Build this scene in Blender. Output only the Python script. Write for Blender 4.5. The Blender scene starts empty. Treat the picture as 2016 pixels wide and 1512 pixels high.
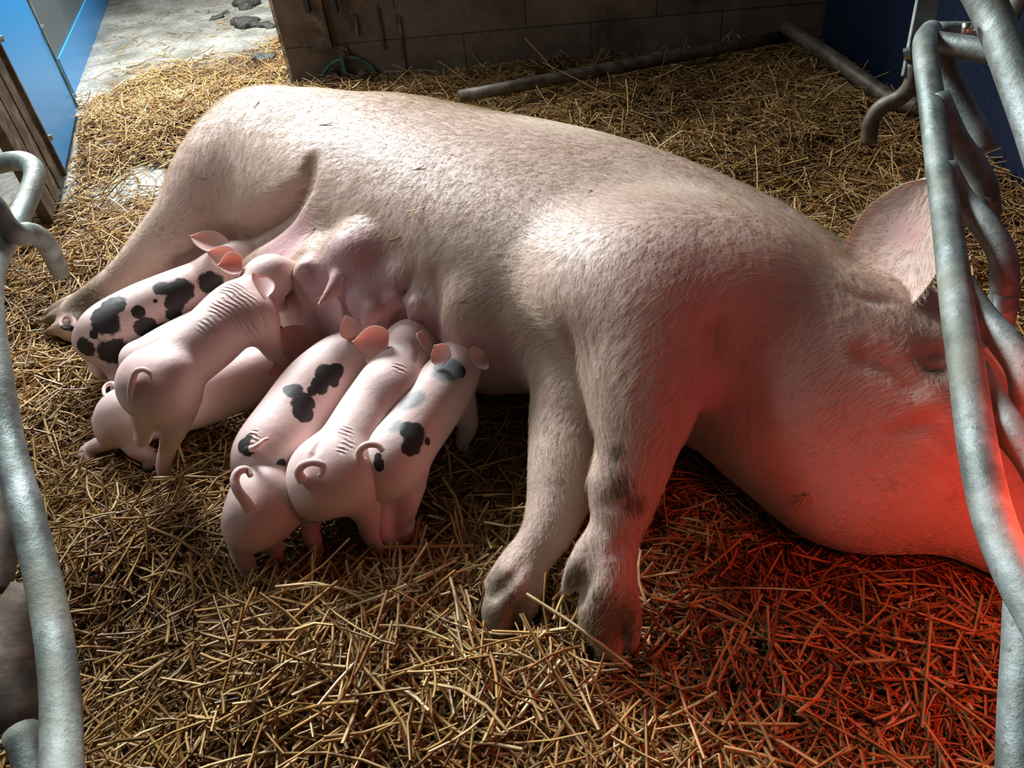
import bpy, math, random
import numpy as np
from mathutils import Vector, Matrix

SC = bpy.context.scene
COL = SC.collection
rng = np.random.default_rng(7)

# ------------------------------------------------------------------ camera
FPX = 1515.0                                   # focal length in pixels of the 2016 px wide frame
PITCH, ROLL, CAMH = math.radians(40.8), math.radians(6.9), 1.0
fwd = np.array([0, math.cos(PITCH), -math.sin(PITCH)])
_r0 = np.array([1.0, 0, 0]); _u0 = np.cross(_r0, fwd)
cright = math.cos(ROLL) * _r0 - math.sin(ROLL) * _u0
cup = math.sin(ROLL) * _r0 + math.cos(ROLL) * _u0
CAM = np.array([0, 0, CAMH])

def P(x, y, z=0.0):
    """world point at height z that the photograph shows at pixel (x, y)"""
    d = fwd * FPX + cright * (x - 1008) - cup * (y - 756)
    return CAM + d * ((z - CAMH) / d[2])

def PD(x, y, dist):
    """world point at a given distance along the line of sight of pixel (x, y)"""
    d = fwd * FPX + cright * (x - 1008) - cup * (y - 756)
    return CAM + d / np.linalg.norm(d) * dist

def proj(w):
    v = np.asarray(w) - CAM
    d = v @ fwd
    return 1008 + FPX * (v @ cright) / d, 756 - FPX * (v @ cup) / d, d

cd = bpy.data.cameras.new('camera'); cam = bpy.data.objects.new('camera', cd); COL.objects.link(cam)
cd.sensor_width = 36.0; cd.lens = 36.0 * FPX / 2016.0; cd.clip_start = 0.02
m = Matrix(((cright[0], cup[0], -fwd[0], CAM[0]), (cright[1], cup[1], -fwd[1], CAM[1]),
            (cright[2], cup[2], -fwd[2], CAM[2]), (0, 0, 0, 1)))
cam.matrix_world = m
SC.camera = cam

# ------------------------------------------------------------------ world, lights, exposure
SC.view_settings.view_transform = 'Standard'
SC.view_settings.look = 'None'
SC.view_settings.gamma = 1.0
SC.view_settings.exposure = 0.0
w = bpy.data.worlds.new('world'); SC.world = w; w.use_nodes = True
w.node_tree.nodes['Background'].inputs[0].default_value = (0.75, 0.70, 0.68, 1)
w.node_tree.nodes['Background'].inputs[1].default_value = 0.04

def area_light(name, loc, target, sx, sy, power, color):
    l = bpy.data.lights.new(name, 'AREA'); l.shape = 'RECTANGLE'; l.size = sx; l.size_y = sy
    l.energy = power; l.color = color
    o = bpy.data.objects.new(name, l); COL.objects.link(o)
    o.location = loc
    o.rotation_euler = (Vector(target) - Vector(loc)).to_track_quat('-Z', 'Y').to_euler()
    return o
# daylight from the open barn door behind and to the left, and from a window in the left side
area_light('door_daylight', (-1.35, 3.75, 2.15), (-0.5, 1.5, 0.2), 1.1, 1.0, 305, (0.93, 0.98, 1.0))
area_light('window_daylight', (-2.2, 1.7, 2.2), (-0.4, 1.0, 0.1), 0.7, 0.5, 20, (0.92, 0.97, 1.0))

LAMP_W = 4.0                                   # the red heat lamp, built further down

# ------------------------------------------------------------------ helpers: properties, linking
def tag(o, label=None, cat=None, group=None, kind=None):
    if label: o['label'] = label
    if cat: o['category'] = cat
    if group: o['group'] = group
    if kind: o['kind'] = kind
    return o

def link(name, me, mats=(), parent=None, smooth=True):
    for mt in (mats if isinstance(mats, (list, tuple)) else (mats,)):
        me.materials.append(mt)
    if smooth and len(me.polygons):
        me.polygons.foreach_set('use_smooth', np.ones(len(me.polygons), bool))
    o = bpy.data.objects.new(name, me); COL.objects.link(o)
    if parent is not None: o.parent = parent
    return o

def empty(name, loc=(0, 0, 0)):
    o = bpy.data.objects.new(name, None); COL.objects.link(o); o.location = loc
    o.empty_display_size = 0.05
    return o

class MB:
    """collects vertices and faces (world coordinates) with a material slot per face"""
    def __init__(s): s.v = []; s.f = []; s.m = []; s.n = 0
    def add(s, verts, faces, mat=0):
        verts = np.asarray(verts, float).reshape(-1, 3)
        s.v.append(verts)
        for q in faces:
            s.f.append(tuple(int(i) + s.n for i in q)); s.m.append(mat)
        s.n += len(verts)
    def mesh(s, name, origin=None):
        me = bpy.data.meshes.new(name)
        v = np.concatenate(s.v)
        if origin is not None: v = v - np.asarray(origin)
        me.from_pydata(v.tolist(), [], s.f)
        me.polygons.foreach_set('material_index', np.array(s.m, np.int32))
        me.update()
        return me
    def build(s, name, mats, parent=None, smooth=True, origin=None):
        o = link(name, s.mesh(name, origin), mats, parent, smooth)
        if origin is not None and parent is None: o.location = origin
        return o
    # --- shapes
    def tube(s, pts, rad, n=16, caps=True, mat=0, hollow=0.0):
        pts = np.asarray(pts, float); k = len(pts)
        rad = np.broadcast_to(np.asarray(rad, float), (k,))
        t = np.gradient(pts, axis=0); t /= np.linalg.norm(t, axis=1)[:, None] + 1e-12
        up = np.array([0, 0, 1.0]) if abs(t[0][2]) < 0.9 else np.array([1.0, 0, 0])
        u = np.cross(t[0], up); u /= np.linalg.norm(u)
        rings = []
        a = np.arange(n) * 2 * math.pi / n
        for i in range(k):
            u = u - t[i] * (u @ t[i]); u /= np.linalg.norm(u) + 1e-12
            w_ = np.cross(t[i], u)
            rings.append(pts[i] + rad[i] * (np.cos(a)[:, None] * u + np.sin(a)[:, None] * w_))
        V = np.concatenate(rings); F = []
        for i in range(k - 1):
            for j in range(n):
                j2 = (j + 1) % n
                F.append((i * n + j, i * n + j2, (i + 1) * n + j2, (i + 1) * n + j))
        if caps and not hollow:
            F.append(tuple(range(n))[::-1]); F.append(tuple((k - 1) * n + j for j in range(n)))
        if hollow:                                # an open pipe end: lip and inner wall
            c = pts[-1]; inner = c + (rings[-1] - c) * hollow
            deep = inner - t[-1] * rad[-1] * 3
            b = len(V); V = np.concatenate([V, inner, deep])
            for j in range(n):
                j2 = (j + 1) % n
                F.append(((k - 1) * n + j, (k - 1) * n + j2, b + j2, b + j))
                F.append((b + j, b + j2, b + n + j2, b + n + j))
            F.append(tuple(b + n + j for j in range(n))); F.append(tuple(range(n))[::-1])
        s.add(V, F, mat)
    def box(s, c, ax, ay, az, mat=0, bev=0.0):
        """box about c with half-axis vectors ax, ay, az"""
        c, ax, ay, az = (np.asarray(q, float) for q in (c, ax, ay, az))
        if bev <= 0:
            V = [c + i * ax + j * ay + k * az for i in (-1, 1) for j in (-1, 1) for k in (-1, 1)]
            s.add(V, [(0, 1, 3, 2), (4, 6, 7, 5), (0, 4, 5, 1), (2, 3, 7, 6), (0, 2, 6, 4), (1, 5, 7, 3)], mat)
            return
        lx, ly, lz = (np.linalg.norm(q) for q in (ax, ay, az))
        V = []; idx = {}
        for i in (-1, 1):
            for j in (-1, 1):
                for k in (-1, 1):
                    for q in range(3):
                        d = [bev / lx, bev / ly, bev / lz]; d[q] = 0
                        idx[(i, j, k, q)] = len(V)
                        V.append(c + i * (1 - d[0]) * ax + j * (1 - d[1]) * ay + k * (1 - d[2]) * az)
        F = []
        S = (-1, 1)
        for i in S: F.append([idx[(i, j, k, 0)] for j, k in ((-1, -1), (1, -1), (1, 1), (-1, 1))][::i])
        for j in S: F.append([idx[(i, j, k, 1)] for i, k in ((-1, -1), (-1, 1), (1, 1), (1, -1))][::j])
        for k in S: F.append([idx[(i, j, k, 2)] for i, j in ((-1, -1), (1, -1), (1, 1), (-1, 1))][::k])
        for a_ in S:
            for b_ in S:
                F.append((idx[(a_, b_, -1, 0)], idx[(a_, b_, 1, 0)], idx[(a_, b_, 1, 1)], idx[(a_, b_, -1, 1)])[::a_ * b_])
                F.append((idx[(a_, -1, b_, 0)], idx[(a_, -1, b_, 2)], idx[(a_, 1, b_, 2)], idx[(a_, 1, b_, 0)])[::a_ * b_])
                F.append((idx[(-1, a_, b_, 1)], idx[(1, a_, b_, 1)], idx[(1, a_, b_, 2)], idx[(-1, a_, b_, 2)])[::a_ * b_])
        for i in S:
            for j in S:
                for k in S:
                    F.append((idx[(i, j, k, 0)], idx[(i, j, k, 1)], idx[(i, j, k, 2)])[::i * j * k])
        s.add(V, F, mat)

def spline(pts, n=8):
    """Catmull-Rom through rows of pts (any number of columns)"""
    p = np.asarray(pts, float)
    p = np.vstack([2 * p[0] - p[1], p, 2 * p[-1] - p[-2]])
    out = []
    for i in range(1, len(p) - 2):
        for t in np.arange(n) / n:
            out.append(0.5 * (2 * p[i] + (p[i + 1] - p[i - 1]) * t + (2 * p[i - 1] - 5 * p[i] + 4 * p[i + 1] - p[i + 2]) * t * t
                              + (3 * p[i] - p[i - 1] - 3 * p[i + 1] + p[i + 2]) * t ** 3))
    out.append(p[-2])
    return np.array(out)

# ------------------------------------------------------------------ implicit bodies: one continuous surface each
class Field:
    def __init__(s, lo, hi, h):
        s.lo = np.asarray(lo, float); s.h = h
        s.n = np.ceil((np.asarray(hi) - s.lo) / h).astype(int) + 1
        s.F = np.full(s.n, 1.0, np.float32)
        s.ax = [s.lo[i] + h * np.arange(s.n[i]) for i in range(3)]
    def sub(s, lo, hi):
        a = np.clip(np.floor((np.asarray(lo) - s.lo) / s.h).astype(int), 0, s.n)
        b = np.clip(np.ceil((np.asarray(hi) - s.lo) / s.h).astype(int) + 1, 0, s.n)
        sl = tuple(slice(a[i], b[i]) for i in range(3))
        X = s.ax[0][sl[0]][:, None, None]; Y = s.ax[1][sl[1]][None, :, None]; Z = s.ax[2][sl[2]][None, None, :]
        return sl, X, Y, Z
    def merge(s, sl, d, k):
        F = s.F[sl]
        if k > 0:
            hh = np.clip(0.5 + 0.5 * (F - d) / k, 0, 1)
            s.F[sl] = F * (1 - hh) + d * hh - k * hh * (1 - hh)
        else: s.F[sl] = np.minimum(F, d)
    def carve(s, sl, d, k):
        F = -s.F[sl]
        hh = np.clip(0.5 + 0.5 * (F - d) / k, 0, 1)
        s.F[sl] = -(F * (1 - hh) + d * hh - k * hh * (1 - hh))
    def cone(s, a, b, ra, rb, k, cut=False):
        a = np.asarray(a, float); b = np.asarray(b, float); r = max(ra, rb); pad = r + k + 0.012 + 2 * s.h
        sl, X, Y, Z = s.sub(np.minimum(a, b) - pad, np.maximum(a, b) + pad)
        ab = b - a; L = ab @ ab + 1e-12
        t = np.clip(((X - a[0]) * ab[0] + (Y - a[1]) * ab[1] + (Z - a[2]) * ab[2]) / L, 0, 1)
        d = np.sqrt((X - a[0] - t * ab[0]) ** 2 + (Y - a[1] - t * ab[1]) ** 2 + (Z - a[2] - t * ab[2]) ** 2) - (ra + t * (rb - ra))
        (s.carve if cut else s.merge)(sl, d, k)
    def chain(s, rows, k, n=4, k0=None, cut=False):
        """rows of (x, y, z, r): a limb of varying girth; the limb is unioned first, then blended in with k"""
        rows = spline(rows, n)
        r = rows[:, 3].max(); pad = r + k + 0.012 + 2 * s.h
        sl, X, Y, Z = s.sub(rows[:, :3].min(0) - pad, rows[:, :3].max(0) + pad)
        D = None
        for i in range(len(rows) - 1):
            a, b = rows[i, :3], rows[i + 1, :3]; ab = b - a; L = ab @ ab + 1e-12
            t = np.clip(((X - a[0]) * ab[0] + (Y - a[1]) * ab[1] + (Z - a[2]) * ab[2]) / L, 0, 1)
            d = np.sqrt((X - a[0] - t * ab[0]) ** 2 + (Y - a[1] - t * ab[1]) ** 2 + (Z - a[2] - t * ab[2]) ** 2) - (rows[i, 3] + t * (rows[i + 1, 3] - rows[i, 3]))
            D = d if D is None else np.minimum(D, d)
        (s.carve if cut else s.merge)(sl, D, k)
    def ell(s, c, r, k, R=None, cut=False, e=2.0):
        """ellipsoid; R rows are its axes"""
        c = np.asarray(c, float); r = np.asarray(r, float) * np.ones(3)
        pad = r.max() * (1.0 if e <= 2 else 1.35) + k + 0.012 + 2 * s.h
        sl, X, Y, Z = s.sub(c - pad, c + pad)
        R = np.eye(3) if R is None else np.asarray(R)
        q = [(R[i][0] * (X - c[0]) + R[i][1] * (Y - c[1]) + R[i][2] * (Z - c[2])) / r[i] for i in range(3)]
        g = (np.abs(q[0]) ** e + np.abs(q[1]) ** e + np.abs(q[2]) ** e) ** (1 / e)
        if e == 2.0:
            k1 = np.sqrt((q[0] / r[0]) ** 2 + (q[1] / r[1]) ** 2 + (q[2] / r[2]) ** 2) + 1e-9
            d = g * (g - 1) / k1
        else: d = (g - 1) * r.min()
        (s.carve if cut else s.merge)(sl, d, k)
    def slab(s, rows, k, e=2.3, n=10, tilt=0.0):
        """a lying trunk: rows (x, y, zc, a, b_up, b_down); nearest station found in plan"""
        rows = spline(rows, n)
        X = s.ax[0][:, None]; Y = s.ax[1][None, :]
        best = np.full((s.n[0], s.n[1]), 1e9); A = np.zeros_like(best); ZC = A.copy(); BU = A.copy(); BD = A.copy()
        for x, y, zc, a, bu, bd in rows:
            g = ((X - x) ** 2 + (Y - y) ** 2) / a ** 2
            mk = g < best
            best = np.where(mk, g, best); A[mk] = a; ZC[mk] = zc; BU[mk] = bu; BD[mk] = bd
        g = np.sqrt(best)[:, :, None]
        dz = s.ax[2][None, None, :] - ZC[:, :, None]
        B = np.where(dz > 0, BU[:, :, None], BD[:, :, None])
        G = (g ** e + (np.abs(dz) / B) ** e) ** (1 / e)
        d = (G - 1) * np.minimum(A[:, :, None], B) * 1.0
        s.merge((slice(None),) * 3, d.astype(np.float32), k)
    def hit(s, px, py, push=0.0):
        """point where the line of sight of pixel (px, py) meets the body, moved inward by push"""
        d = fwd * FPX + cright * (px - 1008) - cup * (py - 756); d /= np.linalg.norm(d)
        t = np.arange(.5, 3.2, s.h * .4); q = CAM + t[:, None] * d
        i = np.round((q - s.lo) / s.h).astype(int)
        ok = ((i >= 0) & (i < s.n)).all(1)
        v = np.full(len(t), 1.0); v[ok] = s.F[tuple(i[ok].T)]
        j = np.argmax(v < 0) if (v < 0).any() else int(np.argmin(v))
        return CAM + (t[j] + push) * d
    def hits(s, rws, push=0.0):
        return np.array([list(s.hit(q[0], q[1], push)) + list(q[2:]) for q in rws])
    def surface(s, smooth=2):
        F = s.F; n = F.shape; neg = F < 0
        cx, cy, cz = n[0] - 1, n[1] - 1, n[2] - 1
        S = np.zeros((cx, cy, cz, 3), np.float32); N = np.zeros((cx, cy, cz), np.int8)
        for axx in range(3):
            o1, o2 = [i for i in range(3) if i != axx]
            a = [slice(None)] * 3; b = [slice(None)] * 3
            a[axx] = slice(0, -1); b[axx] = slice(1, None)
            f0, f1 = F[tuple(a)], F[tuple(b)]
            cross = (f0 < 0) != (f1 < 0)
            with np.errstate(all='ignore'): t = np.where(cross, f0 / (f0 - f1), 0)
            for d1 in (0, 1):
                for d2 in (0, 1):
                    sl = [None] * 3; sl[axx] = slice(None)
                    sl[o1] = slice(d1, n[o1] - 1 + d1); sl[o2] = slice(d2, n[o2] - 1 + d2)
                    c = cross[tuple(sl)]; tt = t[tuple(sl)]
                    N += c
                    S[..., axx] += np.where(c, tt, 0); S[..., o1] += c * d1; S[..., o2] += c * d2
        act = N > 0
        ids = np.full(act.shape, -1, np.int64); ids[act] = np.arange(act.sum())
        ijk = np.argwhere(act)
        V = s.lo + (ijk + S[act] / N[act][:, None]) * s.h
        quads = []
        for axx in range(3):
            o1, o2 = (axx + 1) % 3, (axx + 2) % 3
            a = [slice(None)] * 3; b = [slice(None)] * 3
            a[axx] = slice(0, -1); b[axx] = slice(1, None)
            for o in (o1, o2): a[o] = slice(1, n[o] - 1); b[o] = slice(1, n[o] - 1)
            s0, s1 = neg[tuple(a)], neg[tuple(b)]
            for flip, mk in ((0, s0 & ~s1), (1, ~s0 & s1)):
                e = np.argwhere(mk)
                if not len(e): continue
                e[:, o1] += 1; e[:, o2] += 1
                c = []
                for d1, d2 in ((0, 0), (1, 0), (1, 1), (0, 1)):
                    q = e.copy(); q[:, o1] -= 1 - d1; q[:, o2] -= 1 - d2
                    c.append(ids[q[:, 0], q[:, 1], q[:, 2]])
                c = np.stack(c, 1)
                quads.append(c[:, ::-1] if flip else c)
        Q = np.concatenate(quads)
        Q = Q[(Q >= 0).all(1)]
        for _ in range(smooth):                 # light relaxation
            acc = np.zeros_like(V); cnt = np.zeros(len(V))
            for i in range(4):
                for j in ((i + 1) % 4, (i + 3) % 4):
                    np.add.at(acc, Q[:, i], V[Q[:, j]]); np.add.at(cnt, Q[:, i], 1)
            V = V * 0.4 + 0.6 * acc / np.maximum(cnt, 1)[:, None]
        return V, Q
# ------------------------------------------------------------------ materials
def mat(name, base=(.5, .5, .5), rough=.6, metal=0.0, **k):
    mt = bpy.data.materials.new(name); mt.use_nodes = True
    b = mt.node_tree.nodes['Principled BSDF']
    b.inputs['Base Color'].default_value = (*base, 1); b.inputs['Roughness'].default_value = rough
    b.inputs['Metallic'].default_value = metal
    for q, v in k.items(): b.inputs[q].default_value = v
    return mt, mt.node_tree, b

def nd(nt, t, **k):
    n = nt.nodes.new(t)
    for a, v in k.items():
        if a in n.inputs: n.inputs[a].default_value = v
        else: setattr(n, a, v)
    return n

def noise(nt, scale, detail=4, rough=.6, coord='Object', stretch=None):
    tc = nd(nt, 'ShaderNodeTexCoord'); n = nd(nt, 'ShaderNodeTexNoise')
    n.inputs['Scale'].default_value = scale; n.inputs['Detail'].default_value = detail; n.inputs['Roughness'].default_value = rough
    if stretch:
        mp = nd(nt, 'ShaderNodeMapping'); mp.inputs['Scale'].default_value = stretch
        nt.links.new(tc.outputs[coord], mp.inputs[0]); nt.links.new(mp.outputs[0], n.inputs['Vector'])
    else: nt.links.new(tc.outputs[coord], n.inputs['Vector'])
    return n

def ramp(nt, src, stops):
    r = nd(nt, 'ShaderNodeValToRGB')
    el = r.color_ramp.elements
    while len(el) < len(stops): el.new(0.5)
    for e, (p, c) in zip(el, stops):
        e.position = p; e.color = (*c, 1) if len(c) == 3 else c
    nt.links.new(src, r.inputs[0])
    return r

def mixc(nt, fac, a, b, mode='MIX'):
    n = nd(nt, 'ShaderNodeMix', data_type='RGBA', blend_type=mode)
    for s, v in ((0, fac), (6, a), (7, b)):
        if hasattr(v, 'is_output'): nt.links.new(v, n.inputs[s])
        elif isinstance(v, (int, float)): n.inputs[s].default_value = v
        else: n.inputs[s].default_value = (*v, 1)
    return n.outputs[2]

def bump(nt, b, src, strength, dist, prev=None):
    n = nd(nt, 'ShaderNodeBump'); n.inputs['Strength'].default_value = strength; n.inputs['Distance'].default_value = dist
    nt.links.new(src, n.inputs['Height'])
    if prev is not None: nt.links.new(prev, n.inputs['Normal'])
    nt.links.new(n.outputs[0], b.inputs['Normal'])
    return n.outputs[0]

def skin_material(name, base, deep, dark=(.035, .030, .030), mud=(.17, .13, .085), sss=.12, bumps=((9, .5, .01),)):
    """pig skin; reads vertex attributes: mark (spot distance), pinkness, mud"""
    mt, nt, b = mat(name, base, .52)
    b.inputs['Subsurface Weight'].default_value = sss
    b.inputs['Subsurface Radius'].default_value = (.9, .32, .2)
    b.inputs['Subsurface Scale'].default_value = .012
    b.inputs['Specular IOR Level'].default_value = .35
    n1 = noise(nt, 14, 5)
    c = mixc(nt, ramp(nt, n1.outputs[0], [(.35, (0, 0, 0)), (.7, (1, 1, 1))]).outputs[0], base, tuple(x * .93 for x in base))
    ap = nd(nt, 'ShaderNodeAttribute', attribute_name='pinkness')
    c = mixc(nt, ap.outputs['Fac'], c, deep)
    n2 = noise(nt, 90, 4)
    am = nd(nt, 'ShaderNodeAttribute', attribute_name='mud')
    mm = nd(nt, 'ShaderNodeMath', operation='MULTIPLY_ADD'); nt.links.new(am.outputs['Fac'], mm.inputs[0]); mm.inputs[1].default_value = 1.6
    sub = nd(nt, 'ShaderNodeMath', operation='MULTIPLY_ADD'); nt.links.new(n2.outputs[0], sub.inputs[0]); sub.inputs[1].default_value = 1.6; sub.inputs[2].default_value = -1.15
    nt.links.new(sub.outputs[0], mm.inputs[2])
    cl = nd(nt, 'ShaderNodeClamp'); nt.links.new(mm.outputs[0], cl.inputs[0])
    mu = nd(nt, 'ShaderNodeMath', operation='MULTIPLY'); nt.links.new(cl.outputs[0], mu.inputs[0])
    gt = nd(nt, 'ShaderNodeMath', operation='GREATER_THAN'); nt.links.new(am.outputs['Fac'], gt.inputs[0]); gt.inputs[1].default_value = .02
    nt.links.new(gt.outputs[0], mu.inputs[1])
    c = mixc(nt, mu.outputs[0], c, mud)
    ak = nd(nt, 'ShaderNodeAttribute', attribute_name='mark')
    n3 = noise(nt, 42, 6, .72)
    ad = nd(nt, 'ShaderNodeMath', operation='MULTIPLY_ADD'); nt.links.new(n3.outputs[0], ad.inputs[0]); ad.inputs[1].default_value = 1.15
    nt.links.new(ak.outputs['Fac'], ad.inputs[2])
    rm = ramp(nt, ad.outputs[0], [(0, (1, 1, 1)), (.635, (1, 1, 1)), (.70, (.0, .0, .0))])
    # the ramp reads mark/2.4
    sc = nd(nt, 'ShaderNodeMath', operation='MULTIPLY'); nt.links.new(ad.outputs[0], sc.inputs[0]); sc.inputs[1].default_value = .42
    nt.links.new(sc.outputs[0], rm.inputs[0])
    c = mixc(nt, rm.outputs[0], c, dark)
    ag = nd(nt, 'ShaderNodeAttribute', attribute_name='grey')
    c = mixc(nt, ag.outputs['Fac'], c, (.24, .27, .28))
    nt.links.new(c, b.inputs['Base Color'])
    prev = None
    af = nd(nt, 'ShaderNodeAttribute', attribute_name='fold'); ah = nd(nt, 'ShaderNodeAttribute', attribute_name='phase')
    nf = noise(nt, 22, 3); ph = nd(nt, 'ShaderNodeMath', operation='MULTIPLY_ADD'); nt.links.new(nf.outputs[0], ph.inputs[0]); ph.inputs[1].default_value = 11; nt.links.new(ah.outputs['Fac'], ph.inputs[2])
    sn = nd(nt, 'ShaderNodeMath', operation='SINE'); nt.links.new(ph.outputs[0], sn.inputs[0])
    fm = nd(nt, 'ShaderNodeMath', operation='MULTIPLY'); nt.links.new(sn.outputs[0], fm.inputs[0]); nt.links.new(af.outputs['Fac'], fm.inputs[1])
    prev = bump(nt, b, fm.outputs[0], 1.0, .0016, prev)
    for s_, st, ds in bumps:
        n4 = noise(nt, s_, 3)
        prev = bump(nt, b, n4.outputs[0], st, ds, prev)
    return mt

def set_attr(me, name, vals):
    a = me.attributes.new(name, 'FLOAT', 'POINT'); a.data.foreach_set('value', np.asarray(vals, np.float32))

def near_vertex(V, px, py, tol=7):
    x, y, d = proj(V)
    r = np.hypot(x - px, y - py)
    ok = r < max(tol, r.min() + 1)
    i = np.where(ok)[0]
    return V[i[np.argmin(d[i])]]

def blobs(V, spots):
    """min over spots of distance/radius; a spot is (px, py, radius px)"""
    out = np.full(len(V), 9.0)
    for px, py, r in spots:
        c = near_vertex(V, px, py)
        rw = r * np.linalg.norm(c - CAM) / FPX
        out = np.minimum(out, np.linalg.norm(V - c, axis=1) / rw)
    return out

def leaf(mb, base, tip, side, width, normal, cup=.3, curl=.2, thick=.004, matn=0, nu=14, nv=11, prof=None, lean=0.0):
    """an ear: a cupped leaf-shaped sheet with real thickness"""
    base, tip, side, normal = (np.asarray(q, float) for q in (base, tip, side, normal))
    L = np.linalg.norm(tip - base); u = (tip - base) / L
    side = side - u * (side @ u); side /= np.linalg.norm(side)
    nn = np.cross(u, side); nn *= np.sign(nn @ normal) or 1
    prof = prof or [(0, .62), (.2, .92), (.45, 1.0), (.7, .78), (.88, .42), (1, .06)]
    pu, pw = zip(*prof)
    S = spline([(a, b) for a, b in prof], 6)
    G = np.zeros((nu, nv, 3)); 
    for i in range(nu):
        t = i / (nu - 1); w_ = np.interp(t, S[:, 0], S[:, 1]) * width
        for j in range(nv):
            v = -1 + 2 * j / (nv - 1)
            G[i, j] = base + u * L * t * (1 - .06 * v * v) + side * (v * w_ + lean * t * L) + nn * (cup * w_ * v * v + curl * L * t * t)
    du = np.gradient(G, axis=0); dv = np.gradient(G, axis=1)
    N = np.cross(du, dv); N /= np.linalg.norm(N, axis=2)[..., None] + 1e-9
    vv = np.linspace(-1, 1, nv)
    th = thick * (1 - .75 * np.abs(vv) ** 3)[None, :, None] * (1.3 - .9 * np.linspace(0, 1, nu))[:, None, None]
    A = (G + N * th).reshape(-1, 3); B = (G - N * th).reshape(-1, 3); n = nu * nv
    F = []
    for i in range(nu - 1):
        for j in range(nv - 1):
            a = i * nv + j
            F.append((a, a + nv, a + nv + 1, a + 1)); F.append((n + a, n + a + 1, n + a + nv + 1, n + a + nv))
    ring = [i * nv for i in range(nu)] + [(nu - 1) * nv + j for j in range(1, nv)] + [i * nv + nv - 1 for i in range(nu - 2, -1, -1)] + [j for j in range(nv - 2, 0, -1)]
    for a, b_ in zip(ring, ring[1:] + ring[:1]): F.append((a, b_, n + b_, n + a))
    mb.add(np.concatenate([A, B]), F, matn)

# ------------------------------------------------------------------ the sow
def rows(*a):
    return np.array([list(P(q[0], q[1], q[2])) + list(q[3:]) for q in a])

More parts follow.
